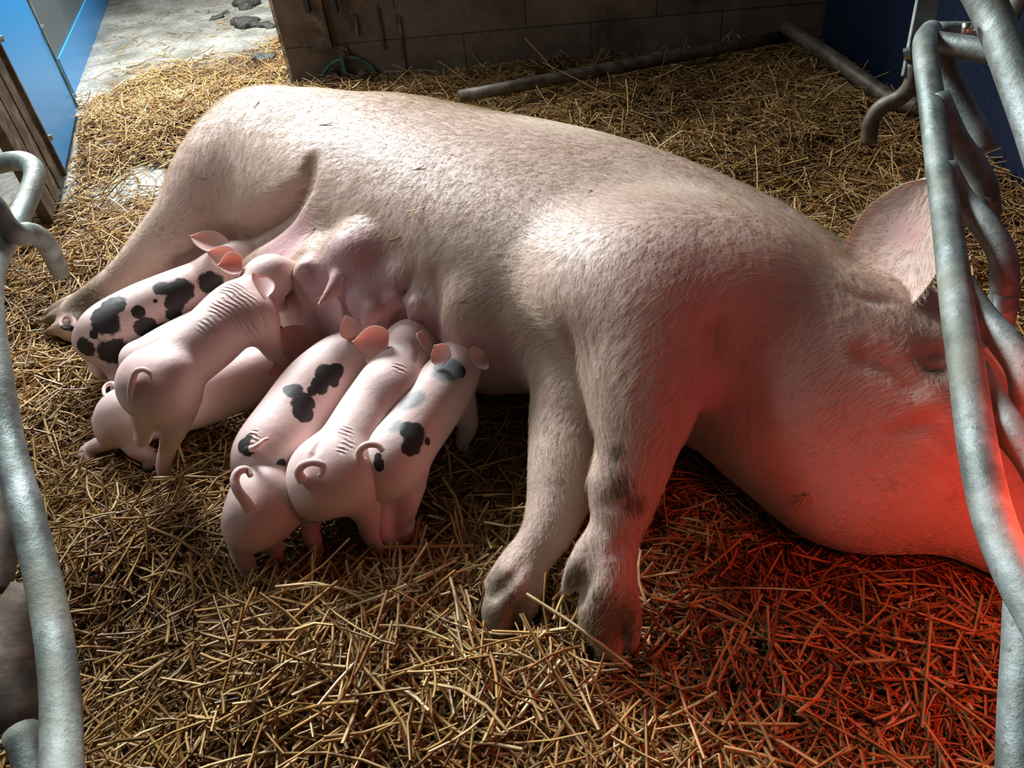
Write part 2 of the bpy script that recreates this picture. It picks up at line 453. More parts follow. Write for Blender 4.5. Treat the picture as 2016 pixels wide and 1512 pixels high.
def build_sow_surface(h):
    f = Field((-1.18, 0.44, -0.03), (1.02, 2.25, 0.58), h)
    # trunk, lying on its side:   x,    y,    zc,   a,    up,   down
    f.slab([(-.545, 1.81, .195, .150, .145, .195),
            (-.43, 1.70, .205, .222, .200, .21),
            (-.27, 1.59, .205, .265, .222, .21),
            (-.09, 1.44, .200, .282, .225, .20),
            (.09, 1.295, .200, .287, .222, .20),
            (.25, 1.155, .195, .262, .210, .20),
            (.38, 1.03, .185, .225, .190, .19),
            (.47, .925, .165, .178, .162, .17)], 0.03)
    # neck, head, jowl, snout
    f.chain(rows((1480, 640, .24, .145), (1620, 760, .19, .145), (1760, 860, .155, .135), (1880, 950, .115, .10), (1990, 1030, .09, .075), (2090, 1080, .075, .062), (2150, 1110, .07, .056)), .06)
    f.ell(P(1560, 835, .15), (.115, .115, .12), .07)
    f.ell(P(1840, 730, .19), (.12, .11, .088), .07)
    f.ell(P(1700, 950, .10), (.13, .10, .10), .06)
    f.ell(P(1725, 625, .25), (.06, .05, .05), .05)
    f.chain(rows((1660, 585, .25, .03), (1730, 622, .265, .034), (1800, 615, .26, .03)), .04)
    #          # ear root
    # thigh, shank and foot of the upper hind leg
    f.ell(P(550, 295, .30), (.175, .16, .115), .07)
    f.chain(rows((530, 300, .28, .145), (465, 360, .26, .135), (405, 425, .22, .102), (330, 482, .175, .070), (252, 548, .12, .048), (180, 594, .075, .036), (145, 612, .055, .030)), .03)
    # lower hind leg under it
    f.chain(rows((560, 440, .12, .13), (440, 500, .09, .085), (300, 570, .06, .05), (180, 645, .035, .034), (140, 650, .03, .028)), .04)
    for a, b in (((165, 590), (88, 618)), ((160, 612), (84, 632)), ((165, 632), (92, 655))):
        f.chain(rows((a[0], a[1], .055, .022), ((a[0] + b[0]) / 2, (a[1] + b[1]) / 2, .045, .020), (b[0], b[1], .02, .008)), .008)
    # udder: one long swell with separate glands
    f.chain(rows((540, 500, .15, .10), (640, 575, .17, .105), (740, 620, .155, .100), (850, 655, .13, .09), (960, 680, .12, .085)), .05)
    for x, y, z, r in ((650, 550, .23, .075), (705, 510, .285, .062), (735, 600, .22, .066), (800, 560, .25, .045), (790, 640, .17, .050), (850, 600, .22, .042),
                       (940, 610, .235, .070), (905, 700, .13, .052), (640, 640, .13, .058), (700, 680, .10, .055)):
        f.ell(P(x, y, z), r, .03)
    # groin fold where the thigh lies over the belly
    for q, k, ps in (((( 618, 322, .004), (606, 362, .014), (575, 402, .024), (530, 440, .032), (475, 470, .034), (415, 492, .024), (360, 515, .012)), .030, .016),
                     (((612, 345, .003), (590, 398, .006), (545, 436, .008), (490, 470, .008)), .012, .004)):
        f.chain(f.hits(q, ps), k, cut=True)
    # creases between the glands
    for q in (((858, 535, .003), (862, 600, .007), (852, 700, .005)), ((775, 575, .002), (752, 600, .005), (745, 665, .004)),
              ((812, 540, .002), (790, 590, .005), (775, 650, .004)), ((590, 600, .003), (560, 540, .008), (590, 500, .004)),
              ((668, 585, .002), (700, 640, .004))):
        f.chain(f.hits(q, .003), .02, cut=True)
    # teats
    for a, b in (((668, 552), (630, 600)), ((735, 612), (717, 650)), ((775, 590), (765, 618)), ((662, 690), (645, 715)), ((820, 600), (812, 625)), ((600, 530), (583, 550))):
        pa = f.hit(*a); pb = pa + (P(b[0], b[1], pa[2] - .022) - pa)
        f.chain([[*pa, .017], [*((pa + pb) / 2), .011], [*pb, .0075]], .014)
    # upper foreleg: shoulder, arm, forearm, knee, cannon, claws
    f.ell(P(1290, 560, .33), (.175, .15, .10), .09)
    f.chain(rows((1275, 590, .315, .115), (1272, 690, .285, .103), (1262, 790, .25, .080), (1246, 880, .215, .060), (1228, 960, .180, .050), (1217, 1030, .150, .036), (1205, 1090, .125, .033), (1198, 1150, .10, .036)), .03)
    f.chain(rows((1212, 1010, .155, .022), (1172, 1065, .135, .020), (1138, 1120, .108, .0185), (1114, 1162, .085, .010)), .008)      # dew claw
    f.chain(rows((1205, 1110, .115, .032), (1192, 1160, .092, .033), (1180, 1205, .070, .031), (1190, 1255, .038, .022), (1215, 1298, .008, .009)), .008)
    f.chain(rows((1222, 1150, .10, .022), (1232, 1200, .072, .022), (1240, 1250, .040, .016), (1246, 1285, .015, .007)), .005)
    # arm pit folds and knee
    f.chain(f.hits(((1118, 660, .003), (1142, 740, .008), (1155, 820, .010), (1170, 900, .006)), .008), .03, cut=True)
    f.chain(f.hits(((1400, 640, .003), (1395, 720, .008), (1350, 830, .010), (1335, 870, .008)), .006), .03, cut=True)
    f.chain(f.hits(((1178, 1095, .002), (1160, 1140, .009), (1135, 1180, .010)), .0), .006, cut=True)
    f.chain(f.hits(((1222, 1175, .001), (1222, 1220, .004), (1234, 1275, .004)), .0), .005, cut=True)
    f.chain(f.hits(((1150, 1190, .001), (1190, 1180, .0025), (1240, 1190, .001)), .0), .005, cut=True)
    # lower foreleg
    f.chain(rows((1180, 720, .17, .11), (1130, 830, .13, .072), (1108, 920, .11, .055), (1098, 985, .09, .048), (1075, 1050, .075, .038), (1045, 1095, .06, .034), (1015, 1150, .05, .035)), .03)
    f.chain(rows((1052, 1070, .07, .021), (1005, 1105, .06, .018), (962, 1150, .045, .010)), .007)
    f.chain(rows((1022, 1140, .05, .030), (988, 1190, .038, .029), (982, 1240, .02, .020), (1000, 1282, .0, .008)), .008)
    f.chain(rows((1045, 1140, .05, .022), (1035, 1195, .035, .019), (1025, 1230, .02, .010)), .005)
    f.chain(f.hits(((1040, 1090, .002), (1008, 1135, .009), (968, 1172, .010)), .0), .006, cut=True)
    f.chain(f.hits(((1015, 1180, .002), (1015, 1215, .006), (1010, 1260, .006)), .0), .005, cut=True)
    # wrist folds on both forelegs
    f.chain(f.hits(((1190, 985, .002), (1235, 1000, .004), (1280, 985, .002)), .001), .012, cut=True)
    f.chain(f.hits(((1210, 1085, .002), (1245, 1050, .004), (1262, 1020, .002)), .001), .012, cut=True)
    # face: closed eye with lids, cheek fold, mouth line, crease behind the ear
    f.ell(f.hit(1842, 706, .004), (.020, .016, .010), .04, cut=True)
    f.ell(f.hit(1846, 716, .012), (.017, .015, .012), .012)
    f.chain(f.hits(((1812, 716, .002), (1840, 727, .004), (1868, 720, .002)), .001), .005, cut=True)
    f.chain(f.hits(((1818, 700, .002), (1842, 694, .003), (1866, 698, .002)), .001), .012, cut=True)
    f.chain(f.hits(((1700, 700, .003), (1760, 720, .006), (1800, 760, .003)), .002), .03, cut=True)
    f.chain(f.hits(((1868, 925, .004), (1900, 960, .005), (1960, 1010, .005)), .002), .012, cut=True)
    f.chain(f.hits(((1670, 570, .003), (1710, 588, .005), (1752, 592, .003)), .002), .012, cut=True)
    f.chain(f.hits(((1760, 850, .002), (1830, 830, .005), (1890, 860, .003)), .002), .02, cut=True)
    return f
# ------------------------------------------------------------------ piglets
SOW_H = .0062
def vnoise(V, s, seed=0):
    """cheap smooth noise from sines"""
    r = np.random.default_rng(seed); o = np.zeros(len(V))
    for _ in range(7):
        k = r.normal(size=3) * s; o += np.sin(V @ k + r.uniform(0, 6.28))
    return o / 7

class Ear: pass
def pig_mesh(f, name, ears=(), tails=(), smooth=2, fine=None):
    V, Q = f.surface(smooth)
    mb = MB(); mb.v.append(V); mb.f = [tuple(q) for q in Q.tolist()]; mb.m = [0] * len(Q); mb.n = len(V)
    for e in ears:
        b, t = P(*e['b']), P(*e['t'])
        s = P(*e['s']) - b
        leaf(mb, b, t, s, e['w'], CAM - b, e.get('cup', .35), e.get('curl', .12), e.get('th', .0022), 1, prof=e.get('prof'), lean=e.get('lean', 0))
    for t in tails:
        r = rows(*t); r = spline(r, 8)
        mb.tube(r[:, :3], r[:, 3], 10, mat=0)
    return mb.mesh(name), V

def ring_tail(cx, cy, z, rp, a0, a1, rt, base, n=9, ry=None):
    """rows for a curled tail: a loop about pixel (cx, cy)"""
    out = [(*base, rt * 1.5)]
    for i in range(n):
        t = i / (n - 1); a = math.radians(a0 + (a1 - a0) * t)
        out.append((cx + rp * math.cos(a), cy + (ry or rp) * math.sin(a), z + .004 * t, rt * (1.15 - .65 * t)))
    return out

def piglet_field(d, h=.0042):
    allr = np.concatenate([rows(*d['body'])] + [rows(*l) for l in d.get('legs', [])])
    pad = .075
    f = Field(allr[:, :3].min(0) - pad, allr[:, :3].max(0) + pad, h)
    f.chain(rows(*d['body']), .0, 6)
    for c in d.get('lumps', []): f.ell(P(*c[:3]), c[3], .025)
    for l in d.get('legs', []): f.chain(rows(*l), .016)
    for l in d.get('soft', []): f.chain(rows(*l), .012)
    for q in d.get('creases', []): f.chain(f.hits(q, .001), .004, cut=True)
    for l in d.get('cuts', []): f.chain(rows(*l), .008, cut=True)
    return f

PIGLETS = [
 dict(name='a', label='black-spotted piglet at the far left with a dark ring tail, nearest the sow hind leg', spotted=True,
  body=[(196, 668, .125, .050), (225, 650, .135, .062), (285, 618, .14, .063), (345, 590, .145, .060), (400, 560, .150, .052), (432, 532, .175, .044), (464, 512, .190, .041), (498, 510, .185, .030), (522, 514, .175, .020)],
  lumps=[(400, 575, .12, .045)],
  legs=[[(225, 690, .09, .042), (240, 740, .055, .026), (236, 775, .03, .017), (240, 805, .005, .013)], [(200, 665, .08, .040), (190, 700, .05, .024), (200, 735, .02, .015), (215, 752, .0, .012)],
        [(420, 590, .10, .03), (440, 620, .05, .018), (455, 640, .01, .013)]],
  ears=[dict(b=(446, 492, .22), t=(374, 470, .245), s=(436, 515, .21), w=.026, cup=.5), dict(b=(468, 520, .225), t=(408, 497, .25), s=(455, 545, .21), w=.024, cup=.5)],
  tails=[ring_tail(133, 636, .13, 13, 60, -290, .0058, (165, 640, .13), ry=12)],
  spots=[(122, 640, 11), (128, 650, 9), (212, 632, 24), (206, 612, 20), (222, 595, 22), (184, 665, 8), (225, 702, 28), (277, 612, 12), (283, 640, 2), (292, 650, 20), (318, 660, 22), (300, 632, 8), (362, 570, 24), (350, 600, 17), (345, 625, 14), (318, 562, 14), (308, 586, 4), (420, 560, 22), (430, 575, 16), (165, 690, 18), (236, 600, 12)]),
 dict(name='b', label='plain pink piglet standing highest with one foot up, its snout on the sow udder',
  body=[(292, 772, .215, .046), (310, 755, .225, .058), (355, 715, .235, .052), (415, 665, .245, .053), (465, 615, .25, .053), (500, 580, .255, .042), (525, 550, .265, .040), (552, 540, .262, .031), (578, 538, .255, .021), (590, 540, .25, .018)],
  lumps=[(503, 625, .245, .038), (330, 768, .225, .047), (292, 745, .225, .042), (345, 735, .25, .030), (535, 545, .27, .034)],
  legs=[[(345, 785, .19, .042), (345, 838, .135, .024), (332, 878, .08, .016), (322, 918, .03, .014), (326, 940, .005, .012)],
        [(292, 800, .17, .034), (285, 842, .13, .018), (280, 866, .11, .014)],
        [(515, 640, .23, .030), (530, 675, .195, .022), (545, 700, .17, .016), (560, 712, .155, .012)],
        [(520, 590, .23, .030), (545, 598, .21, .018), (560, 602, .20, .012)]],
  ears=[dict(b=(508, 545, .305), t=(520, 592, .29), s=(535, 545, .29), w=.021, cup=.55, curl=.05), dict(b=(478, 525, .30), t=(428, 526, .31), s=(478, 545, .29), w=.023, cup=.55)],
  creases=[((550, 527, .001), (558, 531, .0022), (567, 529, .001)), ((505, 600, .001), (522, 650, .0022), (515, 680, .001)), ((578, 552, .001), (588, 556, .002))],
  folds=[(455, 560, 30), (470, 590, 40), (480, 620, 40), (440, 600, 30), (500, 650, 25), (415, 640, 22)],
  tails=[[(262, 792, .235, .008), (259, 765, .26, .006), (266, 735, .285, .0048), (281, 727, .295, .0042), (295, 735, .29, .0036), (300, 748, .28, .0026)]]),
 dict(name='c', label='dusky pink piglet crouched low underneath the piglet that stands highest',
  body=[(235, 828, .065, .046), (258, 815, .075, .055), (330, 800, .08, .056), (410, 775, .085, .057), (480, 745, .09, .054), (535, 720, .095, .046), (580, 700, .10, .042), (620, 680, .10, .032), (650, 665, .10, .022)],
  legs=[[(225, 850, .05, .030), (214, 868, .03, .018), (185, 880, .015, .015), (168, 895, .01, .014), (176, 915, .0, .010)], [(262, 850, .05, .032), (268, 885, .03, .018), (300, 900, .01, .016), (292, 915, .0, .012)],
        [(500, 770, .05, .03), (490, 800, .01, .015)]],
  ears=[dict(b=(608, 700, .15), t=(526, 735, .15), s=(600, 730, .13), w=.026, cup=.4), dict(b=(632, 678, .16), t=(532, 662, .175), s=(622, 712, .13), w=.034, cup=.4)],
  tails=[ring_tail(219, 770, .115, 15, 80, -250, .0055, (240, 795, .115))]),
 dict(name='d', label='pink piglet mostly hidden, a sliver of rump between spotted and standing piglets',
  body=[(272, 722, .10, .032), (290, 712, .11, .044), (340, 680, .11, .045), (400, 645, .11, .042), (450, 610, .11, .036), (490, 590, .11, .03)],
  lumps=[(262, 700, .125, .018)],
  legs=[[(270, 740, .08, .028), (262, 775, .04, .018), (258, 800, .0, .012)], [(300, 750, .07, .024), (300, 790, .0, .012)]], ears=[], tails=[]),
 dict(name='e', label='black-patched piglet in the middle row with one ear raised, beside a plain pink one', spotted=True,
  body=[(515, 915, .125, .048), (535, 888, .14, .060), (575, 825, .145, .058), (620, 765, .15, .059), (665, 720, .155, .054), (700, 695, .16, .046), (725, 672, .165, .040), (750, 655, .165, .030), (775, 645, .165, .020)],
  legs=[[(505, 935, .09, .040), (490, 985, .05, .024), (478, 1020, .02, .016), (480, 1045, .0, .012)], [(560, 940, .09, .040), (560, 990, .04, .022), (560, 1030, .0, .013)],
        [(680, 740, .10, .03), (690, 780, .04, .018), (690, 800, .0, .012)]],
  ears=[dict(b=(700, 662, .205), t=(680, 618, .25), s=(675, 672, .20), w=.021, cup=.45), dict(b=(735, 700, .19), t=(748, 735, .17), s=(760, 700, .18), w=.02)],
  folds=[(500, 865, 12), (498, 850, 10)], freq=900,
  tails=[[(486, 888, .175, .008), (492, 884, .19, .0058), (504, 880, .20, .005), (520, 868, .20, .0045), (530, 864, .20, .0035)]],
  spots=[(478, 870, 15), (476, 885, 16), (488, 855, 8), (578, 762, 17), (565, 758, 9), (600, 790, 22), (598, 812, 18), (612, 815, 14), (648, 740, 22), (632, 752, 18), (662, 748, 16), (620, 765, 10), (560, 912, 10), (668, 730, 16)]),
 dict(name='f', label='plain pink piglet in the middle row with a glowing ear and raised curled tail',
  body=[(632, 965, .125, .048), (655, 935, .145, .060), (690, 880, .15, .053), (730, 815, .155, .053), (772, 755, .165, .053), (795, 710, .175, .044), (800, 675, .190, .040), (818, 662, .185, .032), (838, 668, .175, .024), (852, 680, .165, .018)],
  lumps=[(810, 690, .17, .036), (632, 930, .14, .048), (690, 940, .14, .046), (775, 770, .17, .046)],
  creases=[((634, 862, .002), (622, 885, .0045), (612, 905, .003)), ((812, 672, .001), (820, 690, .003), (818, 715, .002)), ((828, 652, .001), (836, 656, .002))],
  legs=[[(622, 980, .10, .036), (614, 1012, .065, .020), (612, 1045, .03, .016), (622, 1078, .0, .013)], [(705, 965, .11, .038), (722, 1012, .07, .022), (730, 1050, .03, .016), (748, 1080, .0, .013)],
        [(810, 760, .12, .03), (825, 800, .06, .018), (828, 830, .01, .013)]],
  ears=[dict(b=(765, 672, .225), t=(696, 662, .235), s=(758, 705, .20), w=.029, cup=.4, curl=.1, lean=.15), dict(b=(822, 655, .225), t=(843, 700, .19), s=(842, 655, .21), w=.015, cup=.5)],
  folds=[(790, 720, 16), (682, 845, 18), (690, 870, 16), (672, 880, 12)],
  tails=[[(596, 946, .185, .0085), (588, 930, .20, .0068), (596, 916, .212, .0062), (615, 910, .218, .0058), (634, 915, .214, .0052), (636, 930, .205, .0046), (628, 938, .20, .0035)]]),
 dict(name='g', label='black-spotted piglet at the right end with a grey patch between its ears', spotted=True,
  body=[(752, 935, .120, .044), (772, 908, .135, .055), (808, 858, .14, .052), (848, 800, .145, .053), (880, 755, .15, .050), (900, 725, .16, .042), (908, 705, .17, .038), (915, 692, .17, .030), (918, 682, .165, .022)],
  legs=[[(748, 960, .085, .030), (752, 1005, .055, .018), (752, 1040, .03, .015), (765, 1072, .0, .012)], [(800, 938, .09, .036), (803, 985, .06, .021), (797, 1020, .03, .017), (800, 1058, .0, .015)],
        [(905, 790, .10, .03), (920, 835, .05, .020), (912, 865, .015, .015), (912, 882, .0, .012)]],
  ears=[dict(b=(882, 708, .21), t=(856, 680, .225), s=(868, 720, .20), w=.020, cup=.5), dict(b=(932, 712, .20), t=(955, 694, .205), s=(940, 740, .18), w=.022, cup=.5)],
  tails=[[(724, 912, .165, .0085), (710, 905, .185, .0065), (708, 888, .20, .006), (722, 876, .208, .0056), (742, 876, .206, .005), (754, 888, .20, .004)]],
  spots=[(740, 908, 11), (738, 898, 8), (742, 917, 9), (818, 852, 27), (812, 878, 18), (808, 840, 16), (846, 864, 9), (822, 880, 12), (888, 722, 26), (872, 716, 18), (905, 722, 16)], grey=[(805, 785, 20), (818, 775, 16), (772, 835, 17), (790, 795, 12), (885, 722, 30)]),
 dict(name='i', label='small plain pink piglet in front with its rump up and tail curled high',
  body=[(500, 1020, .095, .044), (522, 995, .11, .056), (555, 965, .10, .052), (590, 925, .085, .045), (620, 890, .075, .036)],
  lumps=[(520, 965, .125, .040), (498, 1030, .09, .040)],
  legs=[[(488, 1045, .075, .032), (476, 1085, .045, .019), (488, 1118, .015, .015), (500, 1148, -.01, .012)], [(545, 1015, .08, .036), (532, 1048, .06, .020), (542, 1080, .02, .015), (548, 1100, .0, .012)],
        [(590, 960, .06, .026), (600, 1000, .0, .013)]],
  ears=[], tails=[[(492, 1000, .16, .011), (482, 985, .175, .0085), (468, 966, .19, .0075), (462, 945, .20, .007), (470, 928, .205, .0065), (486, 925, .20, .0055), (494, 938, .195, .004)]]),
]
GREY = (.30, .32, .33)
fields = []
piglets = []
skin_pig = skin_material('piglet_skin', (.80, .645, .60), (.78, .45, .42), sss=.16, bumps=((60, .25, .003), (400, .2, .0006)))
ear_pig, nt, b = mat('piglet_ear', (.80, .54, .49), .5)
b.inputs['Subsurface Weight'].default_value = .35; b.inputs['Subsurface Radius'].default_value = (1, .4, .3); b.inputs['Subsurface Scale'].default_value = .012
tr = nd(nt, 'ShaderNodeBsdfTranslucent'); tr.inputs[0].default_value = (.85, .46, .37, 1)
mx = nd(nt, 'ShaderNodeMixShader'); mx.inputs[0].default_value = .24
out = nt.nodes['Material Output']
nt.links.new(b.outputs[0], mx.inputs[1]); nt.links.new(tr.outputs[0], mx.inputs[2]); nt.links.new(mx.outputs[0], out.inputs[0])

for d in PIGLETS:
    f = piglet_field(d); fields.append(f)
    me, V = pig_mesh(f, 'piglet', d['ears'], d['tails'])
    vv = np.empty(len(me.vertices) * 3); me.vertices.foreach_get('co', vv); vv = vv.reshape(-1, 3)
    mk = blobs(vv, d['spots']) if d.get('spots') else np.full(len(vv), 9.0)
    set_attr(me, 'mark', mk)
    fold = np.zeros(len(vv))
    for fx, fy, fr in d.get('folds', []): fold = np.maximum(fold, np.clip(1.6 - 1.6 * blobs(vv, [(fx, fy, fr)]), 0, 1))
    b0, b1 = rows(d['body'][1])[0][:3], rows(d['body'][5 if len(d['body']) > 5 else -1])[0][:3]
    ax_ = (b1 - b0) / np.linalg.norm(b1 - b0)
    set_attr(me, 'fold', fold); set_attr(me, 'phase', (vv - b0) @ ax_ * d.get('freq', 760))
    gr = blobs(vv, d['grey']) if d.get('grey') else np.full(len(vv), 9.0)
    set_attr(me, 'grey', np.clip((1.25 - gr - .35 * vnoise(vv, 160, 5)) * 2.2, 0, .8))
    set_attr(me, 'pinkness', np.clip(.25 + .35 * vnoise(vv, 30, 3), 0, .6))
    set_attr(me, 'mud', np.clip((.035 - vv[:, 2]) * 16, 0, .55))
    org = np.append(rows(*d['body'])[:, :2].mean(0), 0)
    me.transform(Matrix.Translation(-Vector(org)))
    o = link('piglet', me, [skin_pig, ear_pig]); o.location = org
    tag(o, d['label'], 'piglet', 'piglets feeding at the sow udder')
    piglets.append(o)

sowf = build_sow_surface(SOW_H); fields.append(sowf)
EARPROF = [(0, .74), (.15, .88), (.4, 1.0), (.65, .92), (.85, .62), (.95, .35), (1, .1)]
me, sowV = pig_mesh(sowf, 'sow', [
    dict(b=(1722, 598, .275), t=(1864, 348, .44), s=(1640, 550, .27), w=.080, cup=.30, curl=.10, th=.0045, prof=EARPROF),
    dict(b=(1935, 800, .21), t=(2045, 660, .30), s=(1980, 840, .2), w=.045, cup=.25, curl=.05, th=.0045, prof=EARPROF)], [], 3)
vv = np.empty(len(me.vertices) * 3); me.vertices.foreach_get('co', vv); vv = vv.reshape(-1, 3)
set_attr(me, 'mark', blobs(vv, [(1822, 721, 4.5), (1832, 725, 5), (1842, 727, 5), (1852, 726, 5)]) + .25); set_attr(me, 'fold', np.zeros(len(vv))); set_attr(me, 'phase', np.zeros(len(vv))); set_attr(me, 'grey', np.zeros(len(vv)))
pk = 1 - blobs(vv, [(560, 460, 90), (640, 600, 150), (740, 620, 110), (850, 680, 110), (960, 700, 90), (1400, 780, 80), (700, 520, 90), (1795, 455, 40)])
set_attr(me, 'pinkness', np.clip(pk * 1.6, 0, .78) + .12 * (vnoise(vv, 8, 4) + .5))
md = np.maximum(np.clip(1 - blobs(vv, [(1000, 1225, 110), (975, 1150, 60), (1205, 1235, 105), (1130, 1140, 50), (1215, 960, 45), (1208, 890, 30), (90, 640, 80), (160, 600, 70), (1250, 1000, 40)]), 0, 1) * 1.3,
                .35 * np.clip(1 - blobs(vv, [(330, 470, 110), (450, 340, 70), (1235, 1060, 90), (1100, 950, 60), (1750, 960, 60), (1880, 990, 60)]), 0, 1))
set_attr(me, 'mud', np.clip(md, 0, 1))
skin_sow = skin_material('sow_skin', (.575, .42, .35), (.58, .345, .36), bumps=((25, .3, .01), (160, .35, .002)))
ear_sow = skin_material('sow_ear', (.66, .49, .43), (.60, .35, .33), sss=.3)
sow_origin = np.array([-.05, 1.4, 0])
me.transform(Matrix.Translation(-Vector(sow_origin)))
sow = link('sow', me, [skin_sow, ear_sow]); sow.location = sow_origin
tag(sow, 'large pale pink sow lying on her side on straw, suckling her piglets', 'sow')
# ------------------------------------------------------------------ ground
def sm(a, b, x):
    t = np.clip((x - a) / (b - a), 0, 1); return t * t * (3 - 2 * t)
def bump_at(X, Y, px, py, r, hgt):
    c = P(px, py, 0); return hgt * np.exp(-((X - c[0]) ** 2 + (Y - c[1]) ** 2) / (r * r))
def bed_height(X, Y):
    Z = .006 * np.sin(9 * X + 2 * Y) + .006 * np.sin(-4 * X + 11 * Y + 1) + .004 * np.sin(21 * X + 15 * Y) + .004 * np.sin(17 * X - 23 * Y + 2)
    for px, py, r, h in ((600, 1250, .16, .045), (250, 1100, .12, .030), (450, 1220, .10, .02), (800, 1330, .2, .030), (1450, 1330, .2, .02), (1900, 1330, .15, .03), (1180, 1160, .05, .015),
                         (1400, 960, .07, .01), (100, 560, .12, .02), (700, 1060, .09, -.035), (495, 1125, .06, -.045), (790, 1060, .05, -.02), (330, 950, .10, -.02), (950, 900, .08, -.01), (1180, 1400, .09, .0),
                         (150, 1350, .15, -.02), (1400, 200, .3, .025), (400, 240, .25, .03), (1600, 200, .2, .02), (1950, 560, .12, .02), (1650, 1080, .07, -.02), (1560, 1240, .08, .012)):
        Z = Z + bump_at(X, Y, px, py, r, h)
    return Z - .012

conc, nt, b = mat('wet_concrete', (.30, .30, .27), .5)
n1 = noise(nt, 5, 6); n2 = noise(nt, 60, 5)
c = ramp(nt, n1.outputs[0], [(.3, (.15, .145, .12)), (.5, (.28, .27, .235)), (.72, (.42, .41, .365))]).outputs[0]
c = mixc(nt, ramp(nt, n2.outputs[0], [(.35, (.45, .42, .36)), (.6, (1, 1, 1))]).outputs[0], (.10, .09, .06), c)
nt.links.new(c, b.inputs['Base Color']); bump(nt, b, n2.outputs[0], .5, .006)
nt.links.new(ramp(nt, n1.outputs[0], [(.4, (.3, .3, .3)), (.7, (.7, .7, .7))]).outputs[0], b.inputs['Roughness'])

bedm, nt, b = mat('straw_bed_litter', (.1, .07, .03), .9)
n1 = noise(nt, 70, 6); n2 = noise(nt, 6, 3)
c = ramp(nt, n1.outputs[0], [(.3, (.018, .013, .008)), (.55, (.06, .042, .02)), (.75, (.16, .11, .05))]).outputs[0]
nt.links.new(c, b.inputs['Base Color']); bump(nt, b, n1.outputs[0], 1, .01)

mb = MB()
mb.box((-.5, 3.5, -.08), (6, 0, 0), (0, 6, 0), (0, 0, .05))
floor = mb.build('floor', conc, smooth=False); tag(floor, kind='structure')

# litter layer inside the pen (one uncountable bed), a height-field sheet
def in_bed(x, y):
    """0..1 how thick the bedding is"""
    px, py, _ = proj(np.stack([x, y, np.zeros_like(x)], -1))
    edge = y - .56 * x                                  # bedding thins out into the aisle at the back left
    k = 1 - sm(3.75, 4.45, edge + .10 * np.sin(9 * x + 3 * y) + .06 * np.sin(23 * x - 17 * y))
    inside = (x > -.72) & (y < 3.05)
    a = P(290, 345, 0); b2 = P(370, 400, 0)
    thin = np.exp(-((x - a[0]) ** 2 / .055 + (y - a[1]) ** 2 / .05)) * 1.05
    k = k * (1 - np.clip(thin - .12 * np.sin(31 * x) * np.sin(27 * y), 0, .97))
    return np.where(inside, 1.0, k)
nx, ny = 170, 240
gx = np.linspace(-2.2, 1.7, nx); gy = np.linspace(-.2, 4.0, ny)
X, Y = np.meshgrid(gx, gy, indexing='ij')
Z = bed_height(X, Y); kb = in_bed(X, Y)
Z = Z * kb + (kb - 1) * .045
Z += .004 * rng.normal(size=Z.shape)
V = np.stack([X, Y, Z], -1).reshape(-1, 3)
inside_pen = lambda x, y: (y < 3.03 - .10 * (x + .70) or x < -.72) and x < 1.36 - .045 * y and (x > -1.33 - .30 * (y - 2.48) or (y < 2.3 and x > -1.75))
F = [(i * ny + j, (i + 1) * ny + j, (i + 1) * ny + j + 1, i * ny + j + 1) for i in range(nx - 1) for j in range(ny - 1) if inside_pen(gx[i] + .02, gy[j] + .02)]
mb = MB(); mb.add(V, F)
o = mb.build('bedding_litter', bedm)
tag(o, 'dark trampled litter layer beneath the loose straw', 'litter', kind='stuff')

# ------------------------------------------------------------------ straw
def field_value(f, q):
    i = np.round((q - f.lo) / f.h).astype(int)
    ok = ((i >= 0) & (i < f.n)).all(1)
    v = np.full(len(q), 1.0); v[ok] = f.F[tuple(i[ok].T)]
    return v

def straw_mesh(name, c, yaw, pitch, L, R, bend, tint, roll):
    """stems as bent four-ring, three-sided tubes; c (n,3) centres"""
    n = len(c)
    d = np.stack([np.cos(yaw) * np.cos(pitch), np.sin(yaw) * np.cos(pitch), np.sin(pitch)], -1)
    s = np.stack([-np.sin(yaw), np.cos(yaw), np.zeros(n)], -1)
    u = np.cross(d, s)
    ts = np.array([-.5, -.12, .2, .5])
    rings = []
    for t in ts:
        p = c + d * (L * t)[:, None] + s * (bend * L * (t * t - .1) * 1.0)[:, None] + u * (bend * .4 * L * (t * t - .1))[:, None]
        for a in (0, 2.094, 4.189):
            aa = roll + a
            rings.append(p + s * (R * np.cos(aa))[:, None] * 1.25 + u * (R * np.sin(aa))[:, None] * .8)
    V = np.stack(rings, 1)                       # n, 12, 3
    base = (np.arange(n) * 12)[:, None]
    q = []
    for k in range(3):
        for j in range(3):
            j2 = (j + 1) % 3
            q.append([k * 3 + j, k * 3 + j2, k * 3 + 3 + j2, k * 3 + 3 + j])
    q = np.array(q); Q = (base[:, :, None] + q[None]).reshape(-1, 4)
    me = bpy.data.meshes.new(name)
    nv = n * 12; nf = len(Q)
    me.vertices.add(nv); me.vertices.foreach_set('co', V.reshape(-1).astype(np.float32))
    me.loops.add(nf * 4); me.loops.foreach_set('vertex_index', Q.reshape(-1).astype(np.int32))
    me.polygons.add(nf); me.polygons.foreach_set('loop_start', (np.arange(nf) * 4).astype(np.int32))
    me.update(calc_edges=True)
    a = me.attributes.new('tint', 'FLOAT', 'POINT'); a.data.foreach_set('value', np.repeat(tint, 12).astype(np.float32))
    return me

